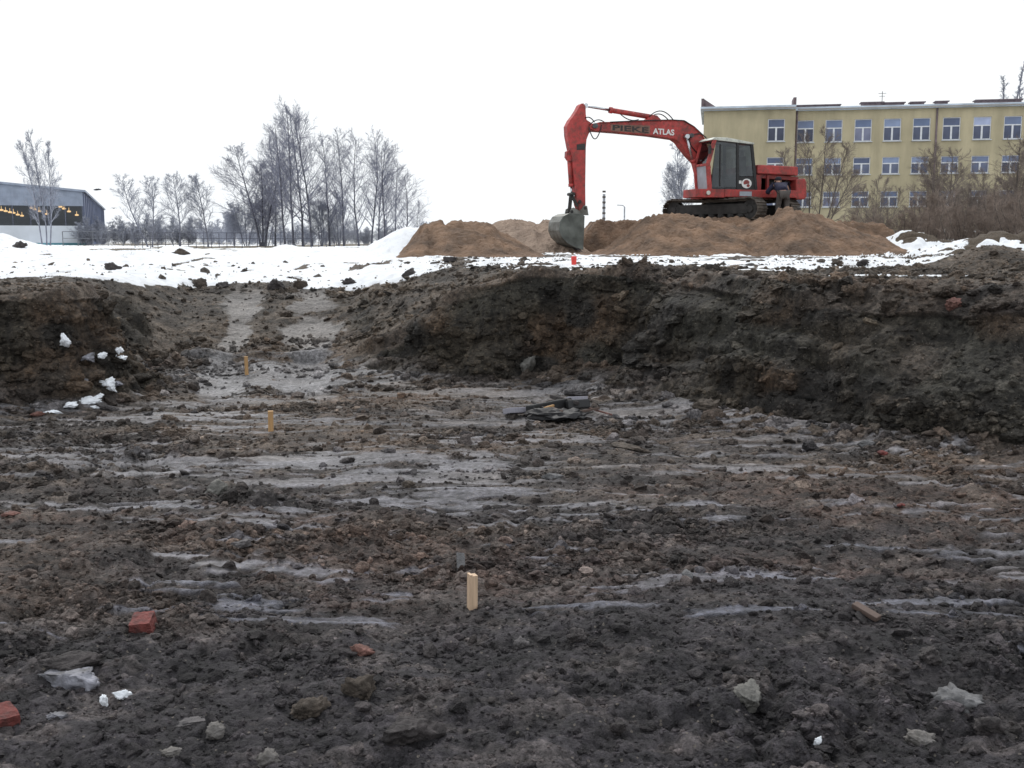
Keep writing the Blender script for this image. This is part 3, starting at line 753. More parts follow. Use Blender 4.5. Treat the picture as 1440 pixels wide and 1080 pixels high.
# front corner box with lamp beside the cab
b = MB(); q0 = P(979, 266, 1.2); b.box(A3f + .003, uf, .3, 1.24, zb - .02, zt - .003); fb = b.build("front_step", M_RED, ex, .02)
b = MB(); lp_ = P(996, 271, 1.26); b.tube([(lp_[0], 1.25, lp_[2]), (lp_[0], 1.29, lp_[2])], .07, 16); b.build("work_lamp", M_CREAM, fb)
b = MB(); n1 = P(1049, 272.5, 1.26); b.box(n1[0] - .22, n1[0] + .24, 1.252, 1.262, n1[2] - .075, n1[2] + .075); b.build("data_plate", M_GREY, dk)
# engine house
hu0, hu1 = P(1065, 240, 1.25)[0], P(1122, 240, 1.25)[0]
z_h1, z_h0 = P(1065, 232.5, 1.25)[2], P(1122, 247, 1.25)[2]
b = MB()
b.prism([(hu0, P(1065, 244, 1.25)[2]), (hu0, P(1065, 231.5, 1.25)[2]), (hu1, P(1122, 234.5, 1.25)[2]), (hu1, z_h0)], -1.25, 1.27)
hood = b.build("engine_hood", M_RED, ex, .035)
b = MB()
b.prism([(hu0 - .02, P(1066, 250, 1.2)[2]), (hu0 - .02, P(1066, 243, 1.2)[2]), (hu1 - .1, P(1128, 249, 1.2)[2]), (hu1 - .1, P(1128, 254, 1.2)[2])], .95, 1.15)
b.box(hu0 - .14, hu0, -1.2, 1.2, zt, z_h0); b.box(hu1 - .16, hu0, .1, .16, zt, z_h0 + .1); b.box(hu1 - .16, hu0, -1.22, -1.17, zt, z_h0 + .1)
for pxx in (1068, 1079):
    u_ = P(pxx, 260, 1.15)[0]; b.box(u_ - .04, u_ + .04, 1.08, 1.2, zt, z_h0 + .02)
b.build("engine_bay", M_DRED, ex, .01)
b = MB(); ue = P(1092, 260, .7)[0]
b.box(ue - .45, ue + .45, .3, .8, zt + .05, zt + .5); b.box(ue - .3, ue + .25, .35, .75, zt + .5, zt + .62)
for k in range(4): b.tube([(ue - .34 + k * .22, .72, zt + .50), (ue - .34 + k * .22, .88, zt + .36)], .035, 8)
b.tube([(ue + .55, .5, zt + .3), (ue + .9, .5, zt + .3)], .16, 14); b.tube([(ue - .52, .85, zt + .3), (ue - .52, .55, zt + .3)], .2, 14)
b.build("engine", M_BLACK, ex, .01)
b = MB(); b.tube([P(1112, 258, .95), P(1106, 254, 1.0), P(1097, 262, 1.0), P(1088, 258, .9)], .02, 6); b.tube([P(1114, 268, .95), P(1100, 272, 1.05), P(1086, 266, .95)], .02, 6); b.build("engine_hose", M_STEEL, ex)
b = MB()
cwp = [U(1118.5, 252, 1.2), U(1131, 251, 1.2), U(1133.5, 256, 1.2), U(1133.5, 277, 1.2), U(1131, 280.5, 1.2), U(1118.5, 280.5, 1.2)]
b.prism(cwp, -1.25, 1.25); b.build("counterweight", M_RED, ex, .05, seg=3)
b = MB(); xe = hu1 + .6; b.tube([(xe, -.7, z_h0 + .25), (xe, -.7, z_h1 + .18)], .05, 12); b.build("exhaust_pipe", M_STEEL, hood)

# boom, stick, bucket
def outline(pts, v): return [U(a, c, v) for a, c in pts]
bw = .21
bo_pts = [(830, 174), (843, 172.5), (857, 172.3), (921, 170), (958, 169.4), (964, 171), (974, 178), (987, 190), (992, 200), (996, 214), (1000, 236), (996, 243), (989, 240), (980, 229), (970, 219), (960, 206), (955, 199.5), (949, 195.5), (915, 190.7), (868, 186.3), (838, 184), (829, 181)]
b = MB(); b.prism(outline(bo_pts, bw), -bw, bw); boom = b.build("boom", M_RED, ex, .015)
b = MB()
top = bo_pts[1:10]; 
for i in range(len(top) - 1):
    p, q = P(*top[i], bw), P(*top[i + 1], bw)
    b.bar((p[0], 0, p[2] + .008), (q[0], 0, q[2] + .008), 2 * bw + .07, .022)
b.build("boom_flange", M_RED, boom)
st_pts = [(819, 145), (822, 145), (824.6, 149), (825, 160), (826, 168), (835, 174), (836, 179), (829, 188), (826, 196), (825, 207), (824.2, 262), (824.5, 288), (821, 296), (816, 296), (813, 288), (810, 262), (806, 222), (802, 206), (799, 190), (798.4, 177), (803, 168), (807.5, 162.5), (813, 154), (816.5, 147)]
sw = .17
b = MB(); b.prism(outline(st_pts, sw + .06), -sw, sw + .0); stick = b.build("stick", M_RED, ex, .015)
b = MB(); b.prism(outline([(811, 203), (823, 202), (823, 210.5), (811, 211)], sw), sw + .002, sw + .01); b.build("warning_plate", M_DARKTXT, stick)
def cyl(name, p, q, frac, r, parent, m=M_RED, rod=M_ROD):
    p = Vector(p); q = Vector(q); mid = p + (q - p) * frac
    b = MB(); b.tube([p, mid], r, 14); b.tube([mid - (mid - p).normalized() * .1, mid], r * 1.22, 14); o = b.build(name, m, parent)
    b = MB(); b.tube([mid, q], r * .5, 10); b.tube([q - Vector((0, .09, 0)), q + Vector((0, .09, 0))], r * .95, 12); b.build("piston_rod", rod, o)
    return o
cyl("stick_cylinder", P(921, 165.5, 0), P(823, 149, 0), .66, .085, ex)
b = MB(); b.prism(outline([(905, 171), (915, 163), (924, 162), (932, 170.5)], .12), -.12, .12); b.build("cylinder_bracket", M_RED, boom, .01)
for v in (.33, -.33):
    cyl("boom_cylinder", P(984, 264, v), P(965.5, 192, v), .55, .08, ex)
for q, w_, r_ in ((P(965.5, 192, 0), .42, .07), (P(833, 178, 0), .3, .085)):
    b = MB(); b.tube([(q[0], -w_, q[2]), (q[0], w_, q[2])], r_, 14); b.build("pivot_pin", M_STEEL, boom)
cyl("bucket_cylinder", P(800, 217, 0), P(804, 274, 0), .80, .075, ex)
b = MB(); b.prism(outline([(806, 208), (797, 213), (796.5, 221), (800, 226), (808, 228)], .1), -.1, .1); b.build("cylinder_lug", M_RED, stick, .01)
b = MB()
for v in (.2, -.2):
    b.bar(P(803, 273, v), P(812, 290, v), .04, .1); b.bar(P(803, 273, v), P(800.5, 298, v), .04, .12)
for p in (P(803, 273, 0), P(812, 284, 0), P(800.5, 298, 0), P(819, 293, 0)): b.tube([(p[0], -.25, p[2]), (p[0], .25, p[2])], .055, 10)
b.build("bucket_linkage", M_TRACKD, ex, .006)
# bucket
Wb = .52
prof = [(822, 304), (819, 301), (800, 300), (792, 304), (787, 312), (786, 324), (790, 334), (798, 342), (808, 347.5), (820, 351)]
pr2 = [U(a, c, Wb) for a, c in prof]
b = MB()
n = len(pr2)
for v in (Wb,):
    pass
shell_in = []
cxm = sum(p[0] for p in pr2) / n; czm = sum(p[1] for p in pr2) / n
inner = [(p[0] + (cxm - p[0]) * .07, p[1] + (czm - p[1]) * .07) for p in pr2]
for k in range(1, n - 1):
    b.prism([pr2[k], pr2[k + 1], inner[k + 1], inner[k]], -Wb, Wb)
bk = b.build("bucket", M_BUCKET, ex)
for v in (-Wb, Wb):
    b = MB(); b.prism(pr2[:] + [U(821, 330, Wb)], v - .02, v + .02); b.build("side_plate", mat("bucket_side_steel", (.115, .125, .115), .45, .4, nscale=3, namp=.4, bump=.3) if v > 0 else M_BUCKET, bk, .008)
for k in range(5):
    v = -Wb + .08 + k * (2 * Wb - .16) / 4
    a_ = P(815, 350, Wb); t_ = P(821.5, 355, Wb)
    b = MB(); b.add([(a_[0] + .1, v - .05, a_[2] + .09), (a_[0] + .1, v + .05, a_[2] + .09), (a_[0] + .03, v + .05, a_[2] - .01), (a_[0] + .03, v - .05, a_[2] - .01), (t_[0] + .0, v - .03, t_[2]), (t_[0], v + .03, t_[2])],
                    [(0, 1, 2, 3), (0, 4, 5, 1), (3, 2, 5, 4), (0, 3, 4), (1, 5, 2)]); b.build("tooth", M_STEEL, bk)
b = MB()
for v in (-.22, .22): b.prism(outline([(797, 302), (799, 294), (803, 292), (812, 297), (818, 289), (822, 290), (824, 303)], 0), v - .025, v + .025)
b.build("hinge_ears", M_BUCKET, bk, .006)
# hoses
b = MB()
def sagpipe(pts, r=.018): b.tube(pts, r, 6)
def arc(p, q, sag, n=10, v=0):
    a_ = Vector(P(*p, v)); c_ = Vector(P(*q, v)); return [a_ + (c_ - a_) * (i / n) + Vector((0, 0, -sag * 4 * (i / n) * (1 - i / n))) for i in range(n + 1)]
sagpipe(arc((828, 178), (846, 176), .42, v=.22)); sagpipe(arc((829, 176), (850, 172), -.12, v=.2)); sagpipe(arc((872, 160), (898, 168), .1, v=.12))
sagpipe(arc((913, 164), (947, 169), -.24, v=.12)); sagpipe(arc((916, 164), (940, 169), -.14, v=.0)); sagpipe(arc((823, 166), (836, 172), -.08, v=.2))
sagpipe([P(a_, c_, .24) for a_, c_ in ((858, 171.6), (900, 169.6), (945, 168.5), (962, 169.5), (976, 178), (990, 191), (995, 196))])
sagpipe([P(a_, c_, .24) for a_, c_ in ((962, 190), (972, 189), (985, 188), (993, 193))]); sagpipe([P(a_, c_, .23) for a_, c_ in ((968, 192), (972, 205), (980, 215))])
b.build("hydraulic_hoses", M_BLACK, boom)
b = MB(); b.prism(outline([(961, 187), (971, 188), (973, 196), (966, 202), (961, 196)], .24), .212, .225); b.build("pivot_boss", M_DRED, boom)
# lettering on the boom side
def lettering(name, text, pa, pb, hpx, m, parent, v, bold=.0):
    cu = bpy.data.curves.new("lettering", 'FONT'); cu.body = text; cu.extrude = .004; cu.offset = bold; cu.size = 1
    to = bpy.data.objects.new("lettering", cu); COL.objects.link(to)
    dg = C.evaluated_depsgraph_get(); dg.update()
    me = bpy.data.meshes.new_from_object(to.evaluated_get(dg)); bpy.data.objects.remove(to)
    xs = [w.co.x for w in me.vertices]; ys = [w.co.y for w in me.vertices]
    w_, h_ = max(xs) - min(xs), max(ys) - min(ys)
    a_ = Vector(P(*pa, v)); c_ = Vector(P(*pb, v)); d_ = c_ - a_; up = Vector((0, 0, 1)); H_ = hpx * .0245
    for q_ in me.vertices:
        s_ = (q_.co.x - min(xs)) / w_; t_ = (q_.co.y - min(ys)) / h_; dep = q_.co.z
        c3 = a_ + d_ * s_ + up * (t_ * H_) + Vector((0, 1, 0)) * (dep + .004)
        q_.co = c3
    return link(name, me, m, parent)
b = MB(); b.prism(outline([(859, 174.8), (914, 176.6), (914, 188.4), (859, 184)], bw), bw + .001, bw + .006); b.build("lettering_panel", M_PLATE, boom)
lettering("company_lettering", "PIEKE", (861.5, 183), (912, 187), 7.2, M_DARKTXT, boom, bw + .006, .02)
lettering("maker_lettering", "ATLAS", (918, 188.5), (948, 190.6), 8.0, M_WHITE, boom, bw + .003, .03)

# ------------------------------------------------------------------ mechanic
def skin_mesh(name, verts, edges, radii, m, parent, sub=2, root=0):
    me = bpy.data.meshes.new(name); me.from_pydata([tuple(v) for v in verts], edges, []); o = bpy.data.objects.new(name, me); COL.objects.link(o)
    md = o.modifiers.new("skin", 'SKIN'); md.use_smooth_shade = True
    for i, r in enumerate(radii):
        rr_ = r if isinstance(r, tuple) else (r, r)
        me.skin_vertices[0].data[i].radius = rr_
    me.skin_vertices[0].data[root].use_root = True
    sb = o.modifiers.new("sub", 'SUBSURF'); sb.levels = sub; sb.render_levels = sub
    dg = C.evaluated_depsgraph_get(); dg.update()
    m2 = bpy.data.meshes.new_from_object(o.evaluated_get(dg)); bpy.data.objects.remove(o); bpy.data.meshes.remove(me)
    m2.name = name; m2.polygons.foreach_set('use_smooth', [True] * len(m2.polygons))
    return link(name, m2, m, parent)
pp = at(1100, 318, 35.2)
pz = zC(pp.x, 35.2)
man = empty("person", (pp.x, 35.2, pz), R(4), "person in a dark jacket and cap bent over the open engine bay", "person"); man.scale = (1.08, 1.0, 1.0)
# faces +y (away from the camera), bent forward
K = {'pel': (0, 0, .92), 'waist': (0, .12, 1.04), 'chest': (0, .32, 1.18), 'neck': (0, .48, 1.27), 'head0': (0, .55, 1.32), 'head': (0, .61, 1.41), 'crown': (0, .61, 1.49),
     'hl': (-.10, 0, .90), 'hr': (.10, 0, .90), 'kl': (-.13, .10, .50), 'kr': (.14, .06, .50), 'al': (-.14, -.02, .09), 'ar': (.16, -.04, .09), 'tl': (-.15, .15, .04), 'tr': (.18, .13, .04),
     'sl': (-.20, .40, 1.22), 'sr': (.20, .40, 1.22), 'el': (-.36, .52, .99), 'er': (.36, .52, .97), 'wl': (-.22, .72, .98), 'wr': (.20, .74, .95), 'pl': (-.20, .79, .98), 'pr': (.18, .81, .95)}
def sub_skin(name, keys, edges, rad_, m, root):
    ks = list(keys); ix = {k: i for i, k in enumerate(ks)}
    return skin_mesh(name, [K[k] for k in ks], [(ix[a], ix[c]) for a, c in edges], [rad_[k] for k in ks], m, man, 2, ix[root])
body_e = [('pel', 'waist'), ('waist', 'chest'), ('chest', 'neck'), ('neck', 'head0'), ('head0', 'head'), ('head', 'crown'), ('pel', 'hl'), ('pel', 'hr'), ('hl', 'kl'), ('hr', 'kr'), ('kl', 'al'), ('kr', 'ar'), ('al', 'tl'), ('ar', 'tr'),
          ('chest', 'sl'), ('chest', 'sr'), ('sl', 'el'), ('sr', 'er'), ('el', 'wl'), ('er', 'wr'), ('wl', 'pl'), ('wr', 'pr')]
rd = dict(pel=.12, waist=.115, chest=.13, neck=.055, head0=.06, head=.085, crown=.06, hl=.085, hr=.085, kl=.058, kr=.058, al=.04, ar=.04, tl=.035, tr=.035, sl=.06, sr=.06, el=.042, er=.042, wl=.028, wr=.028, pl=.036, pr=.036)
fe = []
for s_, pk in ((-1, 'pl'), (1, 'pr')):
    for k in range(5):
        base = Vector(K[pk]); spread_ = (k - 1.5) * .02
        if k < 4:
            ln = (.07, .08, .075, .06)[k]; a_ = base + Vector((spread_ * s_, .03, .0)); c_ = a_ + Vector((0, ln * .6, -.01)); e_ = c_ + Vector((0, ln * .35, -.03))
        else:
            a_ = base + Vector((-.035 * s_, -.01, 0)); c_ = a_ + Vector((-.03 * s_, .03, -.005)); e_ = c_ + Vector((-.005 * s_, .03, -.01))
        n_ = [f"{pk}{k}{q_}" for q_ in range(3)]
        for nm, p_, r_ in zip(n_, (a_, c_, e_), (.010, .009, .008)): K[nm] = tuple(p_); rd[nm] = r_
        fe += [(pk, n_[0]), (n_[0], n_[1]), (n_[1], n_[2])]
sub_skin("body", [k for k in K], body_e + fe, rd, M_SKIN, 'pel')
# jacket, trousers, cap, boots
K.update(hem=(0, .02, .98), cl=(-.235, .705, .981), cr=(.215, .725, .952))
rj = dict(rd); rj.update(hem=.19, waist=.19, chest=(.21, .19), neck=.085, sl=.095, sr=.095, el=.075, er=.075, cl=.052, cr=.052)
sub_skin("jacket", ['hem', 'waist', 'chest', 'neck', 'sl', 'sr', 'el', 'er', 'cl', 'cr'], [('hem', 'waist'), ('waist', 'chest'), ('chest', 'neck'), ('chest', 'sl'), ('chest', 'sr'), ('sl', 'el'), ('sr', 'er'), ('el', 'cl'), ('er', 'cr')], rj, M_BLUE, 'chest')
rt = dict(rd); rt.update(pel=.155, hl=.115, hr=.115, kl=.085, kr=.085, al=.07, ar=.07)
sub_skin("trousers", ['pel', 'hl', 'hr', 'kl', 'kr', 'al', 'ar'], [('pel', 'hl'), ('pel', 'hr'), ('hl', 'kl'), ('hr', 'kr'), ('kl', 'al'), ('kr', 'ar')], rt, M_TROUSER, 'pel')
for a_, t_ in (('al', 'tl'), ('ar', 'tr')):
    skin_mesh("boot", [Vector(K[a_]) + Vector((0, -.04, -.03)), Vector(K[a_]) + Vector((0, .05, -.035)), K[t_]], [(0, 1), (1, 2)], [.06, .062, .05], M_BLACK, man, 2)
skin_mesh("cap", [(0, .545, 1.37), (0, .565, 1.44), (0, .60, 1.50)], [(0, 1), (1, 2)], [.075, .120, .105], M_CAP, man, 2)
DY, DZ = .11, -.15
for s_ in (-1, 1): b = MB(); b.tube([(s_ * .03, .585 + DY, 1.565 + DZ), (s_ * .03, .598 + DY, 1.565 + DZ)], .012, 8); b.build("eye", M_BLACK, man)
b = MB(); b.tube([(0, .575 + DY, 1.555 + DZ), (0, .612 + DY, 1.525 + DZ)], [.008, .016], 8); b.build("nose", M_SKIN, man)
b = MB(); b.tube([(-.025, .575 + DY, 1.50 + DZ), (0, .58 + DY, 1.498 + DZ), (.025, .575 + DY, 1.50 + DZ)], .006, 6); b.build("mouth", M_DRED, man)
for s_ in (-1, 1):
    b = MB(); b.tube([(s_ * .09, .49 + DY, 1.54 + DZ), (s_ * .105, .48 + DY, 1.52 + DZ), (s_ * .092, .49 + DY, 1.49 + DZ)], .014, 8); b.build("ear", M_SKIN, man)

# ------------------------------------------------------------------ yellow school building
def plaster(name, col):
    m = bpy.data.materials.new(name); m.use_nodes = True; nt = m.node_tree; N = nt.nodes; L = nt.links; b = N['Principled BSDF']
    tc = N.new('ShaderNodeTexCoord'); mp_ = N.new('ShaderNodeMapping'); mp_.inputs['Scale'].default_value = (1, 1, .18); L.new(tc.outputs['Object'], mp_.inputs[0])
    n = N.new('ShaderNodeTexNoise'); n.inputs['Scale'].default_value = .9; n.inputs['Detail'].default_value = 9; n.inputs['Roughness'].default_value = .65; L.new(mp_.outputs[0], n.inputs[0])
    n2 = N.new('ShaderNodeTexNoise'); n2.inputs['Scale'].default_value = .25; n2.inputs['Detail'].default_value = 5; L.new(tc.outputs['Object'], n2.inputs[0])
    ad = N.new('ShaderNodeMath'); ad.operation = 'ADD'; L.new(n.outputs[0], ad.inputs[0]); L.new(n2.outputs[0], ad.inputs[1])
    cr = N.new('ShaderNodeValToRGB'); e = cr.color_ramp.elements; e[0].position = .75 / 2; e[1].position = 1.25 / 2
    e[0].color = (*[c * .72 for c in col], 1); e[1].color = (*[min(1, c * 1.12) for c in col], 1)
    hv = N.new('ShaderNodeMath'); hv.operation = 'MULTIPLY'; hv.inputs[1].default_value = .5; L.new(ad.outputs[0], hv.inputs[0])
    L.new(hv.outputs[0], cr.inputs[0]); L.new(cr.outputs[0], b.inputs['Base Color']); b.inputs['Roughness'].default_value = .9
    return m
M_YEL = plaster("ochre_plaster", (.50, .44, .295)); M_GREYPL = plaster("grey_plaster", (.35, .34, .33))
M_FRAME = mat("white_window_frame", (.72, .74, .78), .5, nscale=3, namp=.1); M_SILL = mat("pale_sill", (.55, .58, .62), .6, nscale=3, namp=.15)
def pane_mat(name, c0, c1):
    m = mat(name, c0, .12, nscale=.35, namp=.3, ramp=c1, detail=3)
    nt = m.node_tree; b = nt.nodes['Principled BSDF']; src = b.inputs['Base Color'].links[0].from_socket
    oi = nt.nodes.new('ShaderNodeObjectInfo'); cr = nt.nodes.new('ShaderNodeValToRGB'); e = cr.color_ramp.elements; cr.color_ramp.interpolation = 'CONSTANT'
    e[0].position = 0; e[0].color = (.55, .55, .6, 1); e[1].position = .3; e[1].color = (1, 1, 1, 1); x = e.new(.55); x.color = (1.6, 1.55, 1.45, 1); x = e.new(.72); x.color = (.8, .85, .9, 1); x = e.new(.88); x.color = (2.6, 2.3, 2.0, 1)
    nt.links.new(oi.outputs['Random'], cr.inputs[0]); mx = nt.nodes.new('ShaderNodeMixRGB'); mx.blend_type = 'MULTIPLY'; mx.inputs[0].default_value = 1
    nt.links.new(src, mx.inputs[1]); nt.links.new(cr.outputs[0], mx.inputs[2]); nt.links.new(mx.outputs[0], b.inputs['Base Color']); return m
M_PANE = pane_mat("dusky_window_glass", (.10, .12, .20), (.04, .05, .09)); M_PANEB = pane_mat("sky_reflection_upper_glass", (.17, .22, .36), (.09, .12, .20))  # upper panes carry a painted blue-grey sky reflection in their colour
M_ROOFM = mat("snowy_roof_edge", (.55, .63, .72), .7, nscale=.6, namp=.25); M_BRICKD = mat("dark_weathered_brick", (.17, .13, .14), .9, nscale=2, namp=.3)
def wall_openings(mb, x0, x1, z0, z1, ops, y=0, rev=.18):
    xs = sorted({x0, x1, *[o_[0] for o_ in ops], *[o_[1] for o_ in ops]}); zs = sorted({z0, z1, *[o_[2] for o_ in ops], *[o_[3] for o_ in ops]})
    for i in range(len(xs) - 1):
        for j in range(len(zs) - 1):
            cx_, cz_ = (xs[i] + xs[i + 1]) / 2, (zs[j] + zs[j + 1]) / 2
            if any(o_[0] < cx_ < o_[1] and o_[2] < cz_ < o_[3] for o_ in ops): continue
            mb.quad((xs[i], y, zs[j]), (xs[i + 1], y, zs[j]), (xs[i + 1], y, zs[j + 1]), (xs[i], y, zs[j + 1]))
    for a_, c_, d_, e_ in ops:
        mb.quad((a_, y, d_), (a_, y + rev, d_), (a_, y + rev, e_), (a_, y, e_)); mb.quad((c_, y, d_), (c_, y, e_), (c_, y + rev, e_), (c_, y + rev, d_))
        mb.quad((a_, y, e_), (a_, y + rev, e_), (c_, y + rev, e_), (c_, y, e_)); mb.quad((a_, y, d_), (c_, y, d_), (c_, y + rev, d_), (a_, y + rev, d_))
BA = math.atan2(-.192, 1); BO = Vector((20.9, 114.9, 0)); bx = Vector((math.cos(BA), math.sin(BA), 0)); byv = Vector((-math.sin(BA), math.cos(BA), 0))
def on_face(px, py, off=0):
    d = ray(px, py); O = BO + byv * off; t = (O - CAM).dot(byv) / d.dot(byv); p = CAM + d * t; return (p - BO).dot(bx), p.z
bl = empty("school_building", BO, BA, "long ochre yellow three storey building with white framed windows behind the excavator", "building")
cols_px = [1132, 1172, 1213, 1254, 1295, 1337, 1380, 1423, 1467, 1512]
rows = [(11.93, 14.2), (8.56, 10.3), (5.2, 6.8)]
stepx = on_face(1116, 200)[0]; endx = 46
ops = []
for c_ in cols_px:
    xc, _ = on_face(c_, 200)
    for z0, z1 in rows: ops.append((xc - .86, xc + .86, z0, z1))
zeave = 15.15
b = MB(); wall_openings(b, stepx, endx, 1.0, zeave, ops)
b.quad((stepx, 0, 1), (stepx, -1.8, 1), (stepx, -1.8, zeave), (stepx, 0, zeave))
xc1, _ = on_face(1091, 200, -1.8); ops2 = [(xc1 - .86, xc1 + .86, z0, z1) for z0, z1 in rows]
x_l = on_face(989, 200, -1.8)[0]
wall_openings(b, x_l, stepx, 1.0, zeave, ops2, y=-1.8)
b.quad((x_l, -1.8, 1), (x_l, 11, 1), (x_l, 11, zeave), (x_l, -1.8, zeave)); b.quad((endx, 0, 1), (endx, 11, 1), (endx, 11, zeave), (endx, 0, zeave)); b.quad((x_l, 11, 1), (x_l, 11, zeave), (endx, 11, zeave), (endx, 11, 1))
b.build("wall", M_YEL, bl)
b = MB(); b.prism([(x_l - .35, zeave), (endx + .3, zeave), (endx + .3, zeave + .38), (x_l - .35, zeave + .38)], .0, 11.4)
b.box(stepx + .02, endx + .3, -.45, -.003, zeave + .003, zeave + .36); b.box(x_l - .35, stepx + .0, -2.25, -.006, zeave + .006, zeave + .40)
b.build("roof", M_ROOFM, bl)
b = MB(); b.box(stepx + .3, endx + .3, -.50, -.455, zeave + .05, zeave + .2); b.box(x_l - .35, stepx, -2.32, -2.255, zeave + .05, zeave + .2); b.build("gutter", M_GREYPL, bl)
b = MB(); b.add([(x_l - .30, -2.2, zeave + .40), (x_l + .0, -2.2, zeave + .40), (x_l + .0, -2.2, zeave + 1.25), (x_l - .30, -2.2, zeave + 1.25), (x_l - .30, 5, zeave + .40), (x_l, 5, zeave + .40), (x_l, 5, zeave + .6), (x_l - .3, 5, zeave + .6)],
                 [(0, 1, 2, 3), (4, 7, 6, 5), (0, 4, 5, 1), (1, 5, 6, 2), (2, 6, 7, 3), (3, 7, 4, 0)])
b.add([(x_l + .001, -2.1, zeave + .40), (x_l + 1.2, -2.1, zeave + .40), (x_l + .001, -2.1, zeave + 1.2), (x_l + .001, -1.9, zeave + .4), (x_l + 1.2, -1.9, zeave + .4), (x_l + .001, -1.9, zeave + 1.2)], [(0, 1, 2), (3, 5, 4), (0, 3, 4, 1), (1, 4, 5, 2), (2, 5, 3, 0)])
b.build("parapet", M_BRICKD, bl)
b = MB(); b.box(stepx - .3, stepx + .0, -2.2, .6, zeave + .405, zeave + 1.15)
b.build("parapet", M_BRICKD, bl)
for a_, c_, hh in ((1119, 1180, .30), (1211, 1240, .72), (1240.5, 1270, .5), (1280, 1298, .5), (1315, 1331, .55), (1371, 1434, .62)):
    xa, xb = on_face(a_, 155, 3)[0], on_face(c_, 155, 3)[0]
    b = MB(); b.box(xa, xb, 2.5, 3.6, zeave + .38 + .22, zeave + .38 + .35 + hh * .35); 
    for k in range(5): xx = xa + (xb - xa) * (k + .5) / 5; b.box(xx - .08, xx + .08, 2.7, 3.4, zeave + .38, zeave + .62)
    b.box(xa - .15, xb + .15, 2.35, 3.75, zeave + .38 + .35 + hh * .35, zeave + .48 + .35 + hh * .35)
    b.build("chimney", M_BRICKD, bl)
b = MB(); xa = on_face(1240, 150, 3)[0]; b.tube([(xa, 3, zeave + .9), (xa, 3, zeave + 2.2)], .035, 6); b.tube([(xa - .4, 3, zeave + 2.0), (xa + .4, 3, zeave + 2.0)], .025, 6); b.tube([(xa - .3, 3, zeave + 1.7), (xa + .3, 3, zeave + 1.7)], .025, 6); b.build("antenna", M_STEEL, bl)
for xa in (on_face(1315.5, 200)[0], stepx + .25): b = MB(); b.tube([(xa, -.14, 2), (xa, -.14, zeave)], .10, 8); b.build("drainpipe", M_BRICKD, bl)
wm = {}
def window(parent, xc, y, z0, z1, fr_par="window"):
    h = round(z1 - z0, 2)
    if h not in wm:
        f = MB(); w = .86; tz = h * .62; t = .08
        f.box(-w, -w + t, 0, .09, 0, h); f.box(w - t, w, 0, .09, 0, h); f.box(-w + t, w - t, 0, .09, 0, t); f.box(-w + t, w - t, 0, .09, h - t, h)
        f.box(-w + t, w - t, -.01, .09, tz - .06, tz + .06); f.box(-.09, .09, -.01, .09, t, tz - .06)
        fo = f.build("window", M_FRAME)
        p1_ = MB(); p1_.box(-w + t, -.09, .04, .06, t, tz - .06); p1_.box(.09, w - t, .04, .06, t, tz - .06)
        p2_ = MB(); p2_.box(-w + t, w - t, .04, .06, tz + .06, h - t)
        s_ = MB(); s_.box(-w - .08, w + .08, -.30, .0, -.09, -.003)
        wm[h] = (fo.data, p1_.build("pane", M_PANE).data, p2_.build("upper_pane", M_PANEB).data, s_.build("sill", M_SILL).data)
        for o_ in [q_ for q_ in COL.objects if q_.data in wm[h]]: bpy.data.objects.remove(o_)
    a_ = link("window", wm[h][0], None, parent); a_.location = (xc, y, z0)
    for nm, d_ in zip(("pane", "upper_pane", "sill"), wm[h][1:]): link(nm, d_, None, a_)
for o_ in ops: window(bl, (o_[0] + o_[1]) / 2, .10, o_[2], o_[3])
for o_ in ops2: window(bl, (o_[0] + o_[1]) / 2, -1.70, o_[2], o_[3])

# ------------------------------------------------------------------ industrial hall
M_HGREY = mat("grey_corrugated_cladding", (.32, .37, .47), .6, nscale=1, namp=.15); M_HWHITE = mat("white_cladding", (.66, .70, .76), .6, nscale=.6, namp=.08)
M_TEAL = mat("teal_plinth", (.08, .24, .29), .6, nscale=.6, namp=.2); M_HSIDE = mat("blue_grey_side_cladding", (.19, .22, .32), .6, nscale=.4, namp=.25)
M_DARKIN = mat("dark_interior", (.13, .145, .21), .8, nscale=.4, namp=.3); M_HGLASS = glass("hall_glazing", (.62, .66, .75))
HA = math.atan2(.331, .944); HO = Vector((-52.4, 130, 0))
hl = empty("industrial_hall", HO, HA, "grey and white industrial hall with a dark glazed band at the left edge", "building")
hx = Vector((math.cos(HA), math.sin(HA), 0)); hy = Vector((-math.sin(HA), math.cos(HA), 0))
def hz(py, t=130): return 1.55 + (340 - py) / F * t
zc, zr = hz(271.6), hz(259.4, 126.7)
slope = (zr - zc) / 9.96
b = MB(); zt_, zb_ = hz(291), hz(318)
b.prism([(-45, zt_), (0, zt_), (0, zc), (-22, zc + slope * 22), (-45, zc + slope * -1)], 0, .2)
for k in range(100): b.box(-45 + k * .45, -45 + k * .45 + .12, -.05, -.002, zt_ + .02, zc + .0 + min(0, 0) )
b.build("upper_cladding", M_HGREY, hl)
b = MB(); b.box(-45, 0, 0, .2, hz(341.5), zb_); b.build("white_band", M_HWHITE, hl)
b = MB(); b.box(-45, 0, -.03, .2, .8, hz(341.5) - .003); b.build("plinth", M_TEAL, hl)
b = MB(); b.quad((-45, .1, zb_), (0, .1, zb_), (0, .1, zt_), (-45, .1, zt_)); b.build("glazing", M_HGLASS, hl)
b = MB()
for k in range(24): x_ = -45 + k * 1.95; b.box(x_, x_ + .08, .0, .12, zb_ + .002, zt_ - .002)
b.build("glazing_bars", M_DARKIN, hl)
b = MB(); b.box(-.15, .02, .21, 78, .8, zc - .002); 
for k in range(16): b.box(.022, .16, .3 + k * 5, .7 + k * 5, .8, zc - .1)
b.build("side_wall", M_HSIDE, hl)
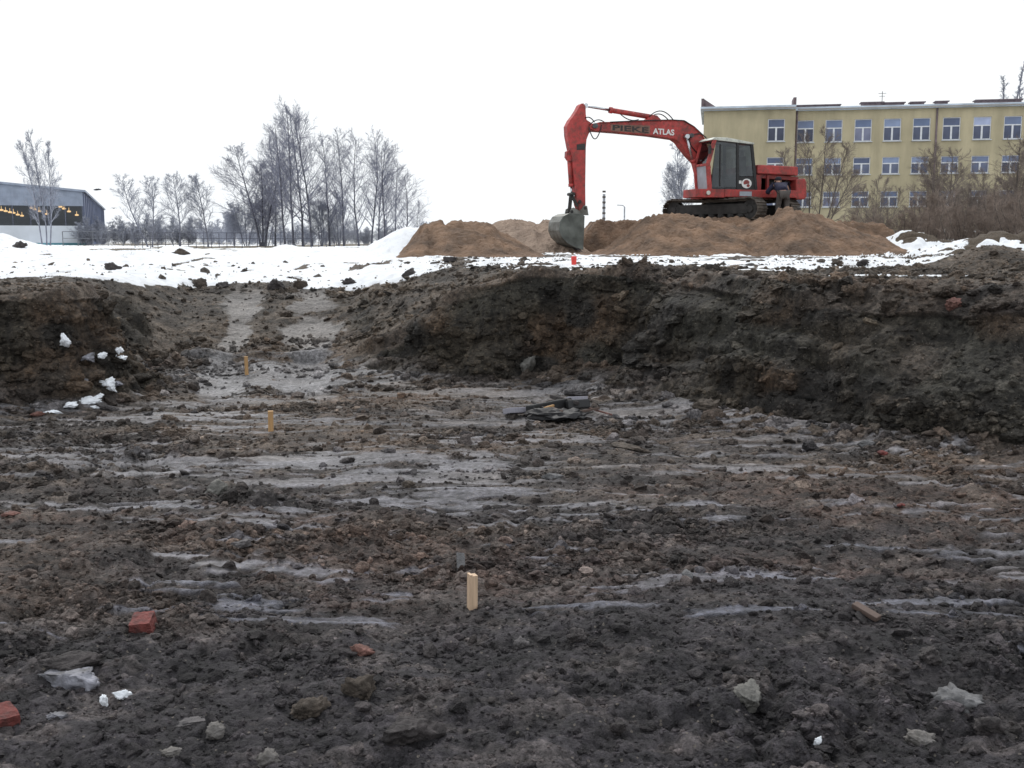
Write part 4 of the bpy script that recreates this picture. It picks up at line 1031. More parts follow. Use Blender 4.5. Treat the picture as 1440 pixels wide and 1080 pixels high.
b = MB(); b.prism([(-45, .8), (-.16, .8), (-.16, zc), (-22, zc + slope * 22 - .02), (-45, zc - slope)], 18, 18.2); b.box(-45, -.16, .22, 18, zb_ - .6, zb_ - .4); b.build("interior_wall", M_DARKIN, hl)
b = MB()
rp = [(-45.3, zc - slope), (-22, zc + slope * 22 + .003), (.35, zc - slope * .35 + .003), (.35, zc - slope * .35 + .25), (-22, zc + slope * 22 + .28), (-45.3, zc - slope + .25)]
b.prism(rp, -.3, 78.3); b.build("roof", M_HGREY, hl)
M_LAMP = bpy.data.materials.new("warm_lamp"); M_LAMP.use_nodes = True
pb_ = M_LAMP.node_tree.nodes['Principled BSDF']; pb_.inputs['Base Color'].default_value = (.9, .6, .3, 1); pb_.inputs['Emission Color'].default_value = (1, .62, .25, 1); pb_.inputs['Emission Strength'].default_value = 1.6
lamp_me = None
for row in ([(2, 295.5), (8, 297), (14, 298.5), (19, 299.5), (25, 302), (31, 303.5)], [(44, 292.5), (49, 294.5), (55, 297), (66, 301)], [(85, 290.9), (90, 293.5), (97, 297.5), (108, 302.5)]):
    for i, (a_, c_) in enumerate(row):
        O = HO + hy * (3 + i * 2.4); d = ray(a_, c_); t = (O - CAM).dot(hy) / d.dot(hy); p_ = CAM + d * t
        if lamp_me is None:
            b = MB(); b.tube([(-.22, 0, 0), (-.1, 0, .02), (.1, 0, .02), (.22, 0, 0)], [.08, .12, .12, .08], 10); b.tube([(0, 0, .1), (0, 0, .5)], .03, 6)
            lo = b.build("hall_lamp", M_LAMP, hl); lamp_me = lo.data
        else: lo = link("hall_lamp", lamp_me, None, hl)
        q_ = p_ - HO; lo.location = (q_.dot(hx), q_.dot(hy), q_.z); lo.rotation_euler = (0, 0, .4)
# rail in front of the hall
M_RAIL = mat("weathered_rail_metal", (.14, .15, .17), .7, nscale=5)
r0 = at(97, 352, 95)
rl = empty("railing", (r0.x, 95, 1.15), 0, "thin metal railing in front of the hall's teal plinth", "railing")
b = MB()
for k in range(5): b.tube([(k * 1.35 - .5, 0, -.3), (k * 1.35 - .5, 0, 1.3)], .035, 6)
b.build("post", M_RAIL, rl)
b = MB(); b.tube([(-.5, 0, 1.3), (4.9, 0, 1.3)], .035, 6); b.tube([(-.5, 0, .7), (4.9, 0, .7)], .025, 6); b.build("rail", M_RAIL, rl)

# ------------------------------------------------------------------ bare trees
def bark(name, c): return mat(name, c, .9, nscale=3, namp=.3)
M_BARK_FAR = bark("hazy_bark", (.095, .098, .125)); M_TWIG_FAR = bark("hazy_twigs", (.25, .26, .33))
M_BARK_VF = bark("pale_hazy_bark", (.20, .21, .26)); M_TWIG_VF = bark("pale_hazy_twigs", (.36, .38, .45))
M_BARK_N = bark("grey_brown_bark", (.11, .095, .085)); M_TWIG_N = bark("brown_twigs", (.20, .165, .145)); M_TWIG_R = bark("reddish_twigs", (.24, .19, .16))
def gen_tree(seed, H, stems, n1, n2, n3, ang, l1, rmin=.011, start=.18, shape='oval', droop=0.0, r0=None):
    r = random.Random(seed); trunk = MB(); crown = MB()
    def rdir(d, a):
        d = d.normalized(); u = d.cross(Vector((r.uniform(-1, 1), r.uniform(-1, 1), r.uniform(-1, 1)))).normalized()
        return (d * math.cos(a) + u * math.sin(a)).normalized()
    def path(p, d, L, n, wob, up):
        pts = [p.copy()]
        for i in range(n):
            d = (d + Vector((r.gauss(0, wob), r.gauss(0, wob), r.gauss(0, wob) + up))).normalized(); p = p + d * (L / n); pts.append(p.copy())
        return pts
    for (sx, lean, hf) in stems:
        Hs = H * hf; rb = r0 or H * .0085
        pts = path(Vector((sx, 0, -.3)), Vector((lean, r.uniform(-.05, .05), 1)).normalized(), Hs + .3, 12, .035, .03)
        rr = [rb * (1 - .93 * (i / 12)) ** .9 + rmin for i in range(13)]
        rr[0] *= 1.5
        trunk.tube(pts, rr, 7, cap=False)
        for k in range(n1):
            f = start + (1 - start) * ((k + r.random()) / n1) ** .9; f = min(f, .985)
            i = f * 12; i0 = int(i); p = pts[i0].lerp(pts[min(i0 + 1, 12)], i - i0); d0 = (pts[min(i0 + 1, 12)] - pts[i0]).normalized() if i0 < 12 else Vector((0, 0, 1))
            if shape == 'oval': prof_ = (.35 + .65 * math.sin(PI * min(1, (f - start) / (1 - start) * .75 + .2)))
            elif shape == 'fan': prof_ = .9
            else: prof_ = .5
            Lb = l1 * H * prof_ * r.uniform(.7, 1.25) * (1.12 - f * .55)
            a_ = R(ang) * r.uniform(.75, 1.2)
            bp_ = path(p, rdir(d0, a_), Lb, 5, .09, .07 - droop)
            rb1 = max(rmin * 1.5, rb * .5 * (1.15 - f))
            crown.tube(bp_, [rb1 * (1 - .8 * q / 5) + rmin * .6 for q in range(6)], 4, cap=False)
            for k2 in range(n2):
                f2 = .15 + .85 * (k2 + r.random()) / n2; q = min(4, int(f2 * 5)); p2 = bp_[q].lerp(bp_[q + 1], f2 * 5 - q) if q < 5 else bp_[5]
                d2 = (bp_[q + 1] - bp_[q]).normalized(); L2 = Lb * r.uniform(.28, .5) * (1.15 - f2 * .6)
                b2 = path(p2, rdir(d2, R(38) * r.uniform(.7, 1.3)), L2, 3, .12, .06 - droop)
                crown.tube(b2, [max(rmin, rb1 * .4), rmin * 1.0, rmin * .85, rmin * .6], 3, cap=False)
                for k3 in range(n3):
                    f3 = .2 + .8 * (k3 + r.random()) / n3; q3 = min(2, int(f3 * 3)); p3 = b2[q3].lerp(b2[q3 + 1], f3 * 3 - q3)
                    d3 = (b2[q3 + 1] - b2[q3]).normalized(); L3 = max(.25, L2 * r.uniform(.35, .7))
                    b3 = path(p3, rdir(d3, R(35) * r.uniform(.6, 1.4)), L3, 2, .12, .04 - droop)
                    crown.tube(b3, [rmin * .8, rmin * .65, rmin * .4], 3, cap=False)
    return trunk, crown
TREES = {}
def tree_kind(key, bm_, tm, **kw):
    t, c = gen_tree(**kw); H = sorted(v[2] for v in c.v)[int(len(c.v) * .998)]
    to = t.build("trunk", bm_); co = c.build("crown", tm); TREES[key] = (to.data, co.data, H)
    bpy.data.objects.remove(to); bpy.data.objects.remove(co)
def plant(key, px, pytop, Y, label, group, rz=None, base=None, wid=1.0, name="bare_tree", cat="tree"):
    td, cd, H = TREES[key]
    x = (px - 720) / F * Y
    zb_ = base if base is not None else float(base_h(np.array([x]), np.array([Y]))[0][0]) - .05
    ztop = CAMZ + (340 - pytop) / F * Y
    s = (ztop - zb_) / H
    o = empty(name, (x, Y, zb_), random.uniform(0, 6.28) if rz is None else rz, label, cat, group); o.scale = (s * wid, s * wid, s)
    link("trunk", td, None, o); link("crown", cd, None, o)
    return o
for i in range(5):
    tree_kind(f"tall{i}", M_BARK_FAR, M_TWIG_FAR, seed=20 + i, H=15, stems=[(0, random.uniform(-.04, .04), 1)], n1=32, n2=9, n3=6, ang=46, l1=.34, rmin=.0125, start=.16, shape='oval')
tree_kind("twin", M_BARK_FAR, M_TWIG_FAR, seed=31, H=12, stems=[(-.1, -.16, 1), (.15, .18, .9), (0, .02, .8)], n1=28, n2=10, n3=7, ang=48, l1=.34, rmin=.012, start=.2)
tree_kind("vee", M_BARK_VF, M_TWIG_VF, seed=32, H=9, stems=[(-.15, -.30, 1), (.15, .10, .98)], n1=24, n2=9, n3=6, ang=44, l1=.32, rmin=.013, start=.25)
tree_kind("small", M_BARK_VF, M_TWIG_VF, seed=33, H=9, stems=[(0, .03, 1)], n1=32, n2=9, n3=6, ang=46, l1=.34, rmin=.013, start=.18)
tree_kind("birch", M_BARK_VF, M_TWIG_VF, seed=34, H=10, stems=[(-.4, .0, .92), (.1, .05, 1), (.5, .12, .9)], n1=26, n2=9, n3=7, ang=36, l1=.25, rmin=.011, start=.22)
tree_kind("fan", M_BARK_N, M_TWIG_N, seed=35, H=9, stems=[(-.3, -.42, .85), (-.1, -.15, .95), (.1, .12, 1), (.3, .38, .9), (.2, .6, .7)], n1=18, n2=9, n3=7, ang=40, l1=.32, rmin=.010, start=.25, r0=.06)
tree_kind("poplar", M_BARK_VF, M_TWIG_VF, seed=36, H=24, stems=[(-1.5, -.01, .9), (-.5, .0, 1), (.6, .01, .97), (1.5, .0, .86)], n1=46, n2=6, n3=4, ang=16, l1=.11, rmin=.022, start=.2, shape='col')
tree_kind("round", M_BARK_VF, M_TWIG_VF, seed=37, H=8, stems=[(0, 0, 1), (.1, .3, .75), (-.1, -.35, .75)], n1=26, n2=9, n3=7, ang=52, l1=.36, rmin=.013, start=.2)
for i in range(3):
    tree_kind(f"shrub{i}", M_BARK_N, M_TWIG_R if i else M_TWIG_N, seed=50 + i, H=4, stems=[(random.uniform(-.5, .5), random.uniform(-.6, .6), random.uniform(.6, 1)) for _ in range(9)], n1=11, n2=6, n3=4, ang=35, l1=.32, rmin=.007, start=.08, r0=.03)
tree_kind("hedge", M_BARK_VF, M_TWIG_VF, seed=60, H=5, stems=[(random.uniform(-1.5, 1.5), random.uniform(-.4, .4), random.uniform(.6, 1)) for _ in range(8)], n1=13, n2=6, n3=4, ang=40, l1=.34, rmin=.014, start=.1, r0=.04)
CG = "bare trees of the tall stand behind the snow bank"
names = ["bare tree second from the left of the tall stand", "tallest bare tree of the stand, nearer the left side", "bare tree with a straight trunk just right of the tallest tree", "dark trunked bare tree fourth from the tallest in the stand"]
clump = [(404, 168, 88, "bare tree with a dark trunk on the left side of the tall stand"), (416, 142, 92, "tallest bare tree in the left half of the tall stand"),
         (429, 150, 96, "bare tree directly right of the tallest tree of the stand"), (441, 158, 90, "straight bare tree with a thick trunk near the middle of the stand"),
         (466, 190, 97, "slimmer bare tree in the middle of the stand, in front of the gap"), (486, 184, 92, "bare tree leaning slightly left in the middle of the stand"),
         (507, 186, 90, "dark bare tree with a long clear trunk right of the stand's middle"), (524, 183, 93, "right hand tree of the highest pair in the right half of the stand"),
         (534, 200, 100, "thin bare tree squeezed between two thicker ones right of the middle"), (543, 207, 92, "bare tree fourth from the right end of the tall stand"),
         (556, 225, 99, "bare tree third from the right end of the tall stand"), (570, 240, 92, "bare tree second from the right end of the tall stand"),
         (589, 281, 95, "low bare tree at the right end of the stand beside the snow ridge")]
for i, (px, pt, Y, lb) in enumerate(clump): plant(f"tall{i % 5}", px, pt, Y, lb, CG, wid=1.0 if pt < 230 else 1.3)
plant("twin", 372, 205, 94, "spreading many stemmed bare tree at the left end of the tall stand", CG, wid=1.25, rz=.3)
plant("tall2", 390, 190, 101, "bare tree behind the spreading one at the stand's left end", CG)
for px, pt, lb in ((350, 268, "low leafless tree left of the tall stand"), (378, 262, "low dense leafless tree under the spreading one"), (455, 262, "low leafless tree in the undergrowth of the stand's middle"), (478, 270, "low leafless tree beneath the right half of the stand"), (333, 285, "lowest leafless tree between the stand and the three small trees")):
    plant("round", px, pt, 98, lb, "understorey trees of the stand")
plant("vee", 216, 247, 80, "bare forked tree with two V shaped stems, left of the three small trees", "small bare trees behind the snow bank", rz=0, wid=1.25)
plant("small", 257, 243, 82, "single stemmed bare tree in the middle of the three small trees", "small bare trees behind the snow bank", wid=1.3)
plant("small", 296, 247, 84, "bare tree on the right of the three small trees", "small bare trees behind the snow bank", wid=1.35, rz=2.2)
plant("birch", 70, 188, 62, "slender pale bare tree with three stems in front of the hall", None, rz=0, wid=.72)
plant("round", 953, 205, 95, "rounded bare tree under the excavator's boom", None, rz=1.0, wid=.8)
plant("poplar", 1414, 97, 175, "tall narrow poplar rising over the roof of the yellow building", None, rz=0, name="poplar", wid=1.35)
RG = "bare trees before the yellow building"
plant("fan", 1140, 185, 60, "fan shaped bare tree behind the excavator's rear end", RG, rz=.1, wid=1.05)
plant("fan", 1228, 248, 55, "low fan shaped bare tree in front of the building's middle windows", RG, rz=2.5)
plant("fan", 1322, 205, 52, "dark tangled bare tree by the drainpipe of the yellow building", RG, rz=4.0, wid=1.35)
plant("fan", 1418, 190, 48, "tall tangled bare tree at the right edge of the picture", RG, rz=1.3, wid=1.3)
plant("fan", 1372, 240, 54, "small bare tree between the two dark tangled ones", RG, rz=5.3, wid=1.2)
SG = "brown shrubs in front of the yellow building"
sh = [(1168, 300, 46, 0), (1190, 296, 42, 1), (1212, 290, 44, 2), (1236, 300, 38, 1), (1250, 283, 46, 0), (1270, 292, 38, 1), (1288, 278, 46, 2), (1306, 284, 36, 1), (1326, 268, 44, 2), (1344, 282, 34, 1), (1362, 262, 44, 0), (1380, 276, 34, 2),
      (1398, 262, 42, 1), (1416, 270, 33, 1), (1436, 254, 40, 0), (1452, 268, 32, 2), (1300, 262, 48, 1), (1398, 242, 48, 2), (1225, 304, 50, 2), (1345, 250, 50, 0)]
adj = ["sparse", "dense", "tangled", "low", "tall", "spreading"]
lm = ["right behind the foot of the large sand heap", "just right of the large sand heap's end", "below the fan shaped low tree", "in front of the dark earth heap", "under the middle windows", "by the small snow patches",
      "left of the drainpipe", "below the drainpipe, nearest the camera", "right of the drainpipe", "above the right snow patch's left end", "behind the tangled tree", "above the middle of the right snow patch",
      "next to the brown hummock", "on the brown hummock", "at the right edge, behind the others", "nearest the camera at the right edge", "behind the drainpipe shrubs", "reaching the window sills near the right edge", "behind the low fan shaped tree", "high against the wall between the two tangled trees"]
for i, (px, pt, Y, k) in enumerate(sh):
    plant(f"shrub{k}", px, pt, Y, f"{adj[i % 6]} reddish brown leafless shrub {lm[i]}", SG, name="shrub", cat="shrub", wid=1.25)
# far belt of scrub seen between hall and trees: one mass
td, cd, H = TREES["hedge"]
far = MB()
me_f = bpy.data.meshes.new("distant_scrub"); bmf = bmesh.new()
for i in range(46):
    px = 120 + i * 11.2 + random.uniform(-4, 4); Y = random.uniform(125, 150); x = (px - 720) / F * Y
    s = random.uniform(.62, 1.0) * (1.0 if px < 340 else .8); ang = random.uniform(0, 6.28)
    n0 = len(bmf.verts); bmf.from_mesh(cd); bmf.verts.ensure_lookup_table()
    Mx = Matrix.Translation((x, Y, 1.0)) @ Matrix.Rotation(ang, 4, 'Z') @ Matrix.Diagonal((s * 1.2, s * 1.2, s * .85, 1))
    bmesh.ops.transform(bmf, matrix=Mx, verts=bmf.verts[n0:])
bmf.to_mesh(me_f); bmf.free()
if not me_f.materials: me_f.materials.append(M_TWIG_VF)
tag(link("distant_scrub", me_f), "hazy belt of low leafless scrub along the horizon behind the trees", "scrub", kind='stuff')
# fence behind the snow bank
fe_ = empty("wire_fence", (at(190, 350, 66).x, 66, 1.1), 0, "dark wire fence running behind the snow bank to the trees", "fence")
nf = 26; stp = (at(470, 350, 66).x - at(190, 350, 66).x) / nf
for k in range(nf + 1):
    b = MB(); b.tube([(k * stp, 0, -.2), (k * stp, 0, 1.05 + random.uniform(-.12, .03))], .022, 5); b.build("post", M_BARK_FAR, fe_)
b = MB()
for z_ in (.3, .65, 1.0): b.tube([(0, 0, z_), (nf * stp, 0, z_)], .014, 4)
b.build("wire", M_BARK_FAR, fe_)
# two posts on the skyline
M_POLE = mat("grey_striped_pole", (.30, .31, .34), .7, nscale=9, namp=.6)
p_ = at(849, 312, 60); pl_ = empty("pole", (p_.x, 60, 1.3), 0, "grey banded pole on the skyline between bucket and excavator", "pole")
b = MB(); b.tube([(0, 0, 0), (0, 0, at(849, 273, 60).z - 1.3)], .075, 8); b.build("shaft", M_POLE, pl_)
b = MB()
for k in range(6): b.tube([(0, 0, 1.5 + k * .3), (0, 0, 1.6 + k * .3)], .095, 8)
b.build("bands", M_BARK_N, pl_)
p_ = at(878, 312, 70); pl_ = empty("street_lamp", (p_.x, 70, 1.3), 0, "thin lamp post on the skyline right of the banded pole", "lamp post")
b = MB(); b.tube([(0, 0, 0), (0, 0, at(878, 291, 70).z - 1.3)], .05, 6); b.build("shaft", M_POLE, pl_)
zt2 = at(878, 291, 70).z - 1.3; b = MB(); b.tube([(0, 0, zt2), (-.12, 0, zt2 + .1), (-.5, 0, zt2 + .12)], .03, 6); b.build("arm", M_POLE, pl_)
# birds
def bird(px, py, Y, s, rz, label):
    p_ = at(px, py, Y); o_ = empty("bird", p_, rz, label, "bird")
    skin_mesh("body", [(-.25, 0, 0), (-.08, 0, 0), (.12, 0, .01), (.2, 0, .03), (.27, 0, .02), (0, .18, .07), (-.06, .42, .02), (0, -.18, .07), (-.06, -.42, .02)], [(0, 1), (1, 2), (2, 3), (3, 4), (2, 5), (5, 6), (2, 7), (7, 8)],
              [.03, .055, .065, .04, .012, (.05, .02), (.03, .01), (.05, .02), (.03, .01)], M_CAP, o_, 1, 1); o_.scale = (s, s, s); return o_
bird(137, 267, 70, 1.0, .7, "dark bird in flight just right of the hall roof corner")
bird(160, 293, 80, .6, 2.0, "smaller dark bird lower in the sky beside the hall")

# ------------------------------------------------------------------ single things lying in the pit
def one_rock(name, label, cat, px, py, size, m, seed, rz=0, group=None, sink=.25, a=.3, planes=6, sub=4, flat=None, tilt=(0, 0)):
    v, f = ico(sub); v = rocky(v, seed, a, planes=planes)
    v = v * np.array(size) / 2
    v += (noise3(v[:, 0] * 60, v[:, 1] * 60, v[:, 2] * 60, seed + 5) * min(size) * .03)[:, None] * v / np.linalg.norm(v, axis=1, keepdims=True)
    me = np_mesh(name, v, f)
    if flat: me.polygons.foreach_set('use_smooth', [False] * len(me.polygons))
    p = ground_at(px, py); o = link(name, me, m); o.location = (p.x, p.y, p.z + size[2] * (.5 - sink)); o.rotation_euler = (tilt[0], tilt[1], rz)
    return tag(o, label, cat, group)
M_BRICK = mat("broken_red_brick", (.17, .042, .036), .85, nscale=25, namp=.3, bump=.5, bscale=80, ramp=(.085, .035, .032)); M_BRICKM = mat("muddy_brick", (.17, .085, .07), .85, nscale=20, namp=.4, bump=.6, bscale=80)
M_ICE = mat("dirty_old_snow", (.27, .27, .31), .6, nscale=14, namp=.2, bump=.5, bscale=60, ramp=(.06, .058, .06)); M_SNOWL = mat("white_snow_lump", (.85, .88, .93), .7, nscale=20, namp=.06, bump=.3, bscale=60)
M_STONE = mat("grey_stone", (.105, .096, .098), .8, nscale=25, namp=.35, bump=.5, bscale=80); M_STONEP = mat("pale_stone", (.14, .13, .125), .8, nscale=25, namp=.35, bump=.5, bscale=80, ramp=(.12, .11, .10))
M_CLAY = mat("grey_clay_lump", (.12, .115, .105), .6, nscale=18, namp=.4, bump=.6, bscale=70); M_SOILB = mat("brown_soil_lump", (.080, .064, .052), .9, nscale=18, namp=.45, bump=.9, bscale=55)
M_DSOIL = mat("dark_soil_lump", (.050, .043, .043), .85, nscale=18, namp=.45, bump=.9, bscale=55)
M_CONC = mat("grey_rubble", (.15, .148, .152), .8, nscale=18, namp=.3, bump=.6, bscale=60)
def brick(label, px, py, size, m, rz, tilt, seed):
    bm = bmesh.new(); bmesh.ops.create_cube(bm, size=1); bmesh.ops.subdivide_edges(bm, edges=bm.edges, cuts=5, use_grid_fill=True)
    r = random.Random(seed)
    for v in bm.verts:
        c = v.co; v.co = Vector((c.x * size[0] * (1 - .22 * (c.z + .5)), c.y * size[1], c.z * size[2]))
        if c.x > .1: v.co.x -= .25 * size[0] * max(0, v.co.y / size[1] + .1)
        v.co += Vector((r.gauss(0, 1), r.gauss(0, 1), r.gauss(0, 1))) * .0012
    me = bpy.data.meshes.new("brick"); bm.to_mesh(me); bm.free()
    p = ground_at(px, py); o = link("brick", me, m); o.location = (p.x, p.y, p.z + size[2] * .22); o.rotation_euler = (tilt[0], tilt[1], rz)
    return tag(o, label, "brick", "broken bricks in the pit")
brick("broken orange red brick half lying alone at the left of the pit floor", 201, 885, (.10, .10, .07), M_BRICK, .12, (.18, -.05), 1)
brick("bright red brick piece cut off by the left picture edge", 3, 1020, (.095, .08, .075), M_BRICK, .9, (.3, .1), 2)
one_rock("brick", "mud covered reddish brick lump left of the near stake", "brick", 507, 920, (.095, .07, .06), M_BRICKM, 501, .3, "broken bricks in the pit")
one_rock("brick", "small red brick bit on the floor under the right wall", "brick", 1240, 640, (.075, .06, .05), M_BRICK, 502, .3, "broken bricks in the pit")
one_rock("brick", "reddish brick chunk high on the right wall near the rim", "brick", 1341, 432, (.16, .10, .11), M_BRICKM, 503, .3, "broken bricks in the pit")
one_rock("brick", "flat red brick bit at the left edge of the floor", "brick", 16, 725, (.10, .07, .035), M_BRICKM, 504, .3, "broken bricks in the pit")
one_rock("brick", "small orange brick crumb at the foot of the left wall snow", "brick", 52, 584, (.12, .08, .05), M_BRICKM, 505, .3, "broken bricks in the pit")
one_rock("brick", "tiny red brick bit in the right middle of the floor", "brick", 1268, 712, (.05, .04, .03), M_BRICK, 506, .3, "broken bricks in the pit")
one_rock("ice_block", "large dirty slab of old snow at the lower left", "snow lump", 100, 962, (.26, .15, .10), M_ICE, 517, -.15, None, .34, .2, 4)
SL = "small snow lumps in the left foreground"
one_rock("snow_lump", "small round snow lump, left of a pair below the dirty slab", "snow lump", 146, 992, (.032, .03, .045), M_SNOWL, 512, 0, SL, .2)
one_rock("snow_lump", "oval snow lump, right of a pair below the dirty slab", "snow lump", 170, 982, (.065, .04, .04), M_SNOWL, 513, .3, SL, .2)
one_rock("snow_lump", "dull flat snow lump below the dirty slab, nearest the left edge", "snow lump", 79, 1012, (.075, .04, .03), M_ICE, 514, 0, SL, .2)
one_rock("snow_lump", "tiny bright snow crumb in the right foreground", "snow lump", 1150, 1049, (.026, .022, .036), M_SNOWL, 515, 0, SL, .15)
one_rock("boulder", "large dark boulder at the bottom of the foreground", "boulder", 574, 1040, (.20, .15, .13), M_DSOIL, 521, .2, None, .3, .3, 8)
ST = "stones and lumps in the foreground"
for a_ in [("soil_lump", "dark soil lump lying over the back of the dirty snow slab", "soil lump", 98, 938, (.24, .13, .08), M_DSOIL, 519),
           ("soil_lump", "brown crumbly soil lump left of the large dark boulder", "soil lump", 505, 978, (.11, .10, .10), M_SOILB, 522),
           ("soil_lump", "brown soil lump above the bottom edge, between slab and boulder", "soil lump", 435, 1005, (.13, .09, .08), M_SOILB, 523),
           ("stone", "flat pinkish grey stone in the left foreground", "stone", 273, 1018, (.13, .08, .03), M_STONE, 524),
           ("stone", "pale rounded stone right of the flat pinkish one", "stone", 301, 1032, (.08, .06, .055), M_STONEP, 525),
           ("stone", "pale angular stone at the bottom edge, left of the boulder", "stone", 378, 1074, (.08, .06, .06), M_STONEP, 526),
           ("stone", "small flat pale stone near the bottom left corner", "stone", 240, 1060, (.06, .05, .03), M_STONEP, 527),
           ("stone", "grey rounded stone right of and below the near stake", "stone", 733, 910, (.065, .05, .05), M_STONE, 528),
           ("soil_lump", "dark rounded soil lump by a pale smear right of the near stake", "soil lump", 812, 897, (.09, .07, .05), M_DSOIL, 529),
           ("soil_lump", "dark soil lump between brick lump and near stake", "soil lump", 605, 920, (.085, .06, .06), M_DSOIL, 530),
           ("stone", "bluish grey slab stone in the left middle of the floor", "stone", 336, 768, (.14, .08, .05), M_STONE, 531),
           ("stone", "pale grey stone in the right middle of the floor", "stone", 966, 812, (.09, .06, .05), M_CONC, 532),
           ("stone", "flat grey stone under the right wall", "stone", 1218, 625, (.15, .09, .06), M_CONC, 533),
           ("clay_slab", "wedge of grey clay standing left of the floor's middle", "clay slab", 303, 695, (.22, .12, .13), M_CLAY, 534),
           ("stone", "flat angular grey stone in the middle of the floor", "stone", 776, 672, (.13, .07, .06), M_CONC, 535),
           ("clay_slab", "grey clay slab leaning at the foot of the back wall", "clay slab", 742, 522, (.22, .16, .24), M_CLAY, 536),
           ("soil_lump", "brown soil lump with a hollow at the foot of the right wall", "soil lump", 998, 578, (.26, .2, .16), M_SOILB, 537),
           ("soil_lump", "long brown soil lump on the floor below the dark debris", "soil lump", 885, 632, (.38, .16, .07), M_SOILB, 538),
           ("soil_lump", "dark soil lump on the right side of the foreground", "soil lump", 1306, 925, (.11, .08, .07), M_DSOIL, 539),
           ("soil_lump", "dark soil lump near the right edge of the foreground", "soil lump", 1392, 1028, (.10, .08, .08), M_DSOIL, 540),
           ("soil_lump", "grey crumbled soil lump in the lower right foreground", "soil lump", 1050, 985, (.15, .1, .08), M_CLAY, 541),
           ("soil_lump", "dark stone-like lump near the left snow specks", "soil lump", 490, 650, (.12, .09, .06), M_DSOIL, 542),
           ("soil_lump", "brown lump left of the middle of the floor", "soil lump", 572, 685, (.10, .07, .06), M_SOILB, 543)]:
    one_rock(a_[0], a_[1], a_[2], a_[3], a_[4], a_[5], a_[6], a_[7], random.uniform(0, 3), ST, .3)
one_rock("concrete_chunk", "pale grey rubble chunk with dark cracks at the lower right", "rubble", 1350, 995, (.20, .13, .11), M_CONC, 551, -.3, None, .35, .25, 8)
one_rock("concrete_chunk", "rounded grey rubble edge near the bottom right", "rubble", 1292, 1045, (.13, .08, .06), M_STONEP, 552, -.3, None, .35, .25, 8)
RC = "large earth clods along the rim"
for i, (px, py, s, lb) in enumerate([(281, 402, .24, "large squarish earth clod on the rim left of the ramp"), (315, 403, .20, "smaller earth clod right of the squarish clod on the rim"), (390, 403, .26, "earth clod at the top of the ramp"), (424, 404, .22, "broad earth clod on the right side of the ramp's top"),
                                     (492, 398, .2, "dark earth clod standing in the snow right of the ramp"), (575, 388, .2, "jagged earth clod where the snow meets the back rim"), (1177, 372, .17, "round dark clod on the right snow strip, left of a pair"),
                                     (1212, 373, .17, "round dark clod on the right snow strip, right of a pair"), (632, 368, .25, "dark earth lump on the rim below the flat topped sand heap"), (736, 366, .14, "small dark clod on the snow below the left sand heap"),
                                     (158, 380, .26, "dark clod in the left snow bank"), (28, 348, .36, "earth clod poking from the snow crest at the far left"), (255, 358, .4, "flat earth patch clod on the snow crest"), (1330, 412, .24, "big clod jutting from the top of the right wall")]):
    one_rock("earth_clod", lb, "earth clod", px, py, (s * 1.15, s, s * .8), M_DSOIL if i % 3 and i < 13 else M_SOILB, 600 + i, i, RC, .42, .4, 5)
WL = "leftover snow lumps on the left wall"
for i, (px, py, w_, h_, lb) in enumerate([(94, 484, .075, .10, "single upright snow lump highest on the left wall"), (124, 505, .10, .07, "grey flecked snow lump, left of the upper pair on the left wall"), (144, 502, .06, .05, "small snow fleck in the middle of the upper snow on the left wall"), (168, 494, .06, .07, "small bright snow lump at the top right of the left wall snow"), (170, 505, .08, .05, "snow lump right under the top right one"),
                                          (113, 540, .12, .10, "dirty snow lump left of the brightest one"), (149, 545, .13, .10, "brightest large snow lump on the left wall"), (127, 565, .17, .06, "wide snow lump under the brightest one"), (99, 571, .10, .05, "snow lump left of the wide one"), (76, 581, .14, .03, "long flat snow strip at the wall foot"), (137, 557, .10, .05, "snow lump joining the brightest and the wide one"), (166, 541, .07, .04, "small grey snow fleck right of the brightest lump"), (135, 573, .11, .025, "thin snow sliver under the wide lump")]):
    one_rock("snow_lump", lb, "snow lump", px, py, (w_ * 1.45, .12, h_ * 1.35), M_SNOWL if i not in (1, 5, 11) else M_ICE, 640 + i, 0, WL, .35, .5)

# stakes
M_WOOD = None
def wood(name, c):
    m = bpy.data.materials.new(name); m.use_nodes = True; nt = m.node_tree; N = nt.nodes; L = nt.links; b = N['Principled BSDF']
    tc = N.new('ShaderNodeTexCoord'); mp_ = N.new('ShaderNodeMapping'); mp_.inputs['Scale'].default_value = (90, 90, 6); L.new(tc.outputs['Object'], mp_.inputs[0])
    n = N.new('ShaderNodeTexNoise'); n.inputs['Scale'].default_value = 1.5; n.inputs['Detail'].default_value = 5; L.new(mp_.outputs[0], n.inputs[0])
    cr = N.new('ShaderNodeValToRGB'); cr.color_ramp.elements[0].position = .3; cr.color_ramp.elements[1].position = .7
    cr.color_ramp.elements[0].color = (*[k * .72 for k in c], 1); cr.color_ramp.elements[1].color = (*c, 1); L.new(n.outputs[0], cr.inputs[0]); L.new(cr.outputs[0], b.inputs['Base Color']); b.inputs['Roughness'].default_value = .75
    return m
M_WOOD = wood("fresh_pine", (.72, .52, .36)); M_WOOD2 = wood("orange_pine", (.55, .33, .15)); M_OLDW = wood("weathered_timber", (.13, .09, .075)); M_PLANK = wood("grey_lavender_plank", (.34, .33, .38))
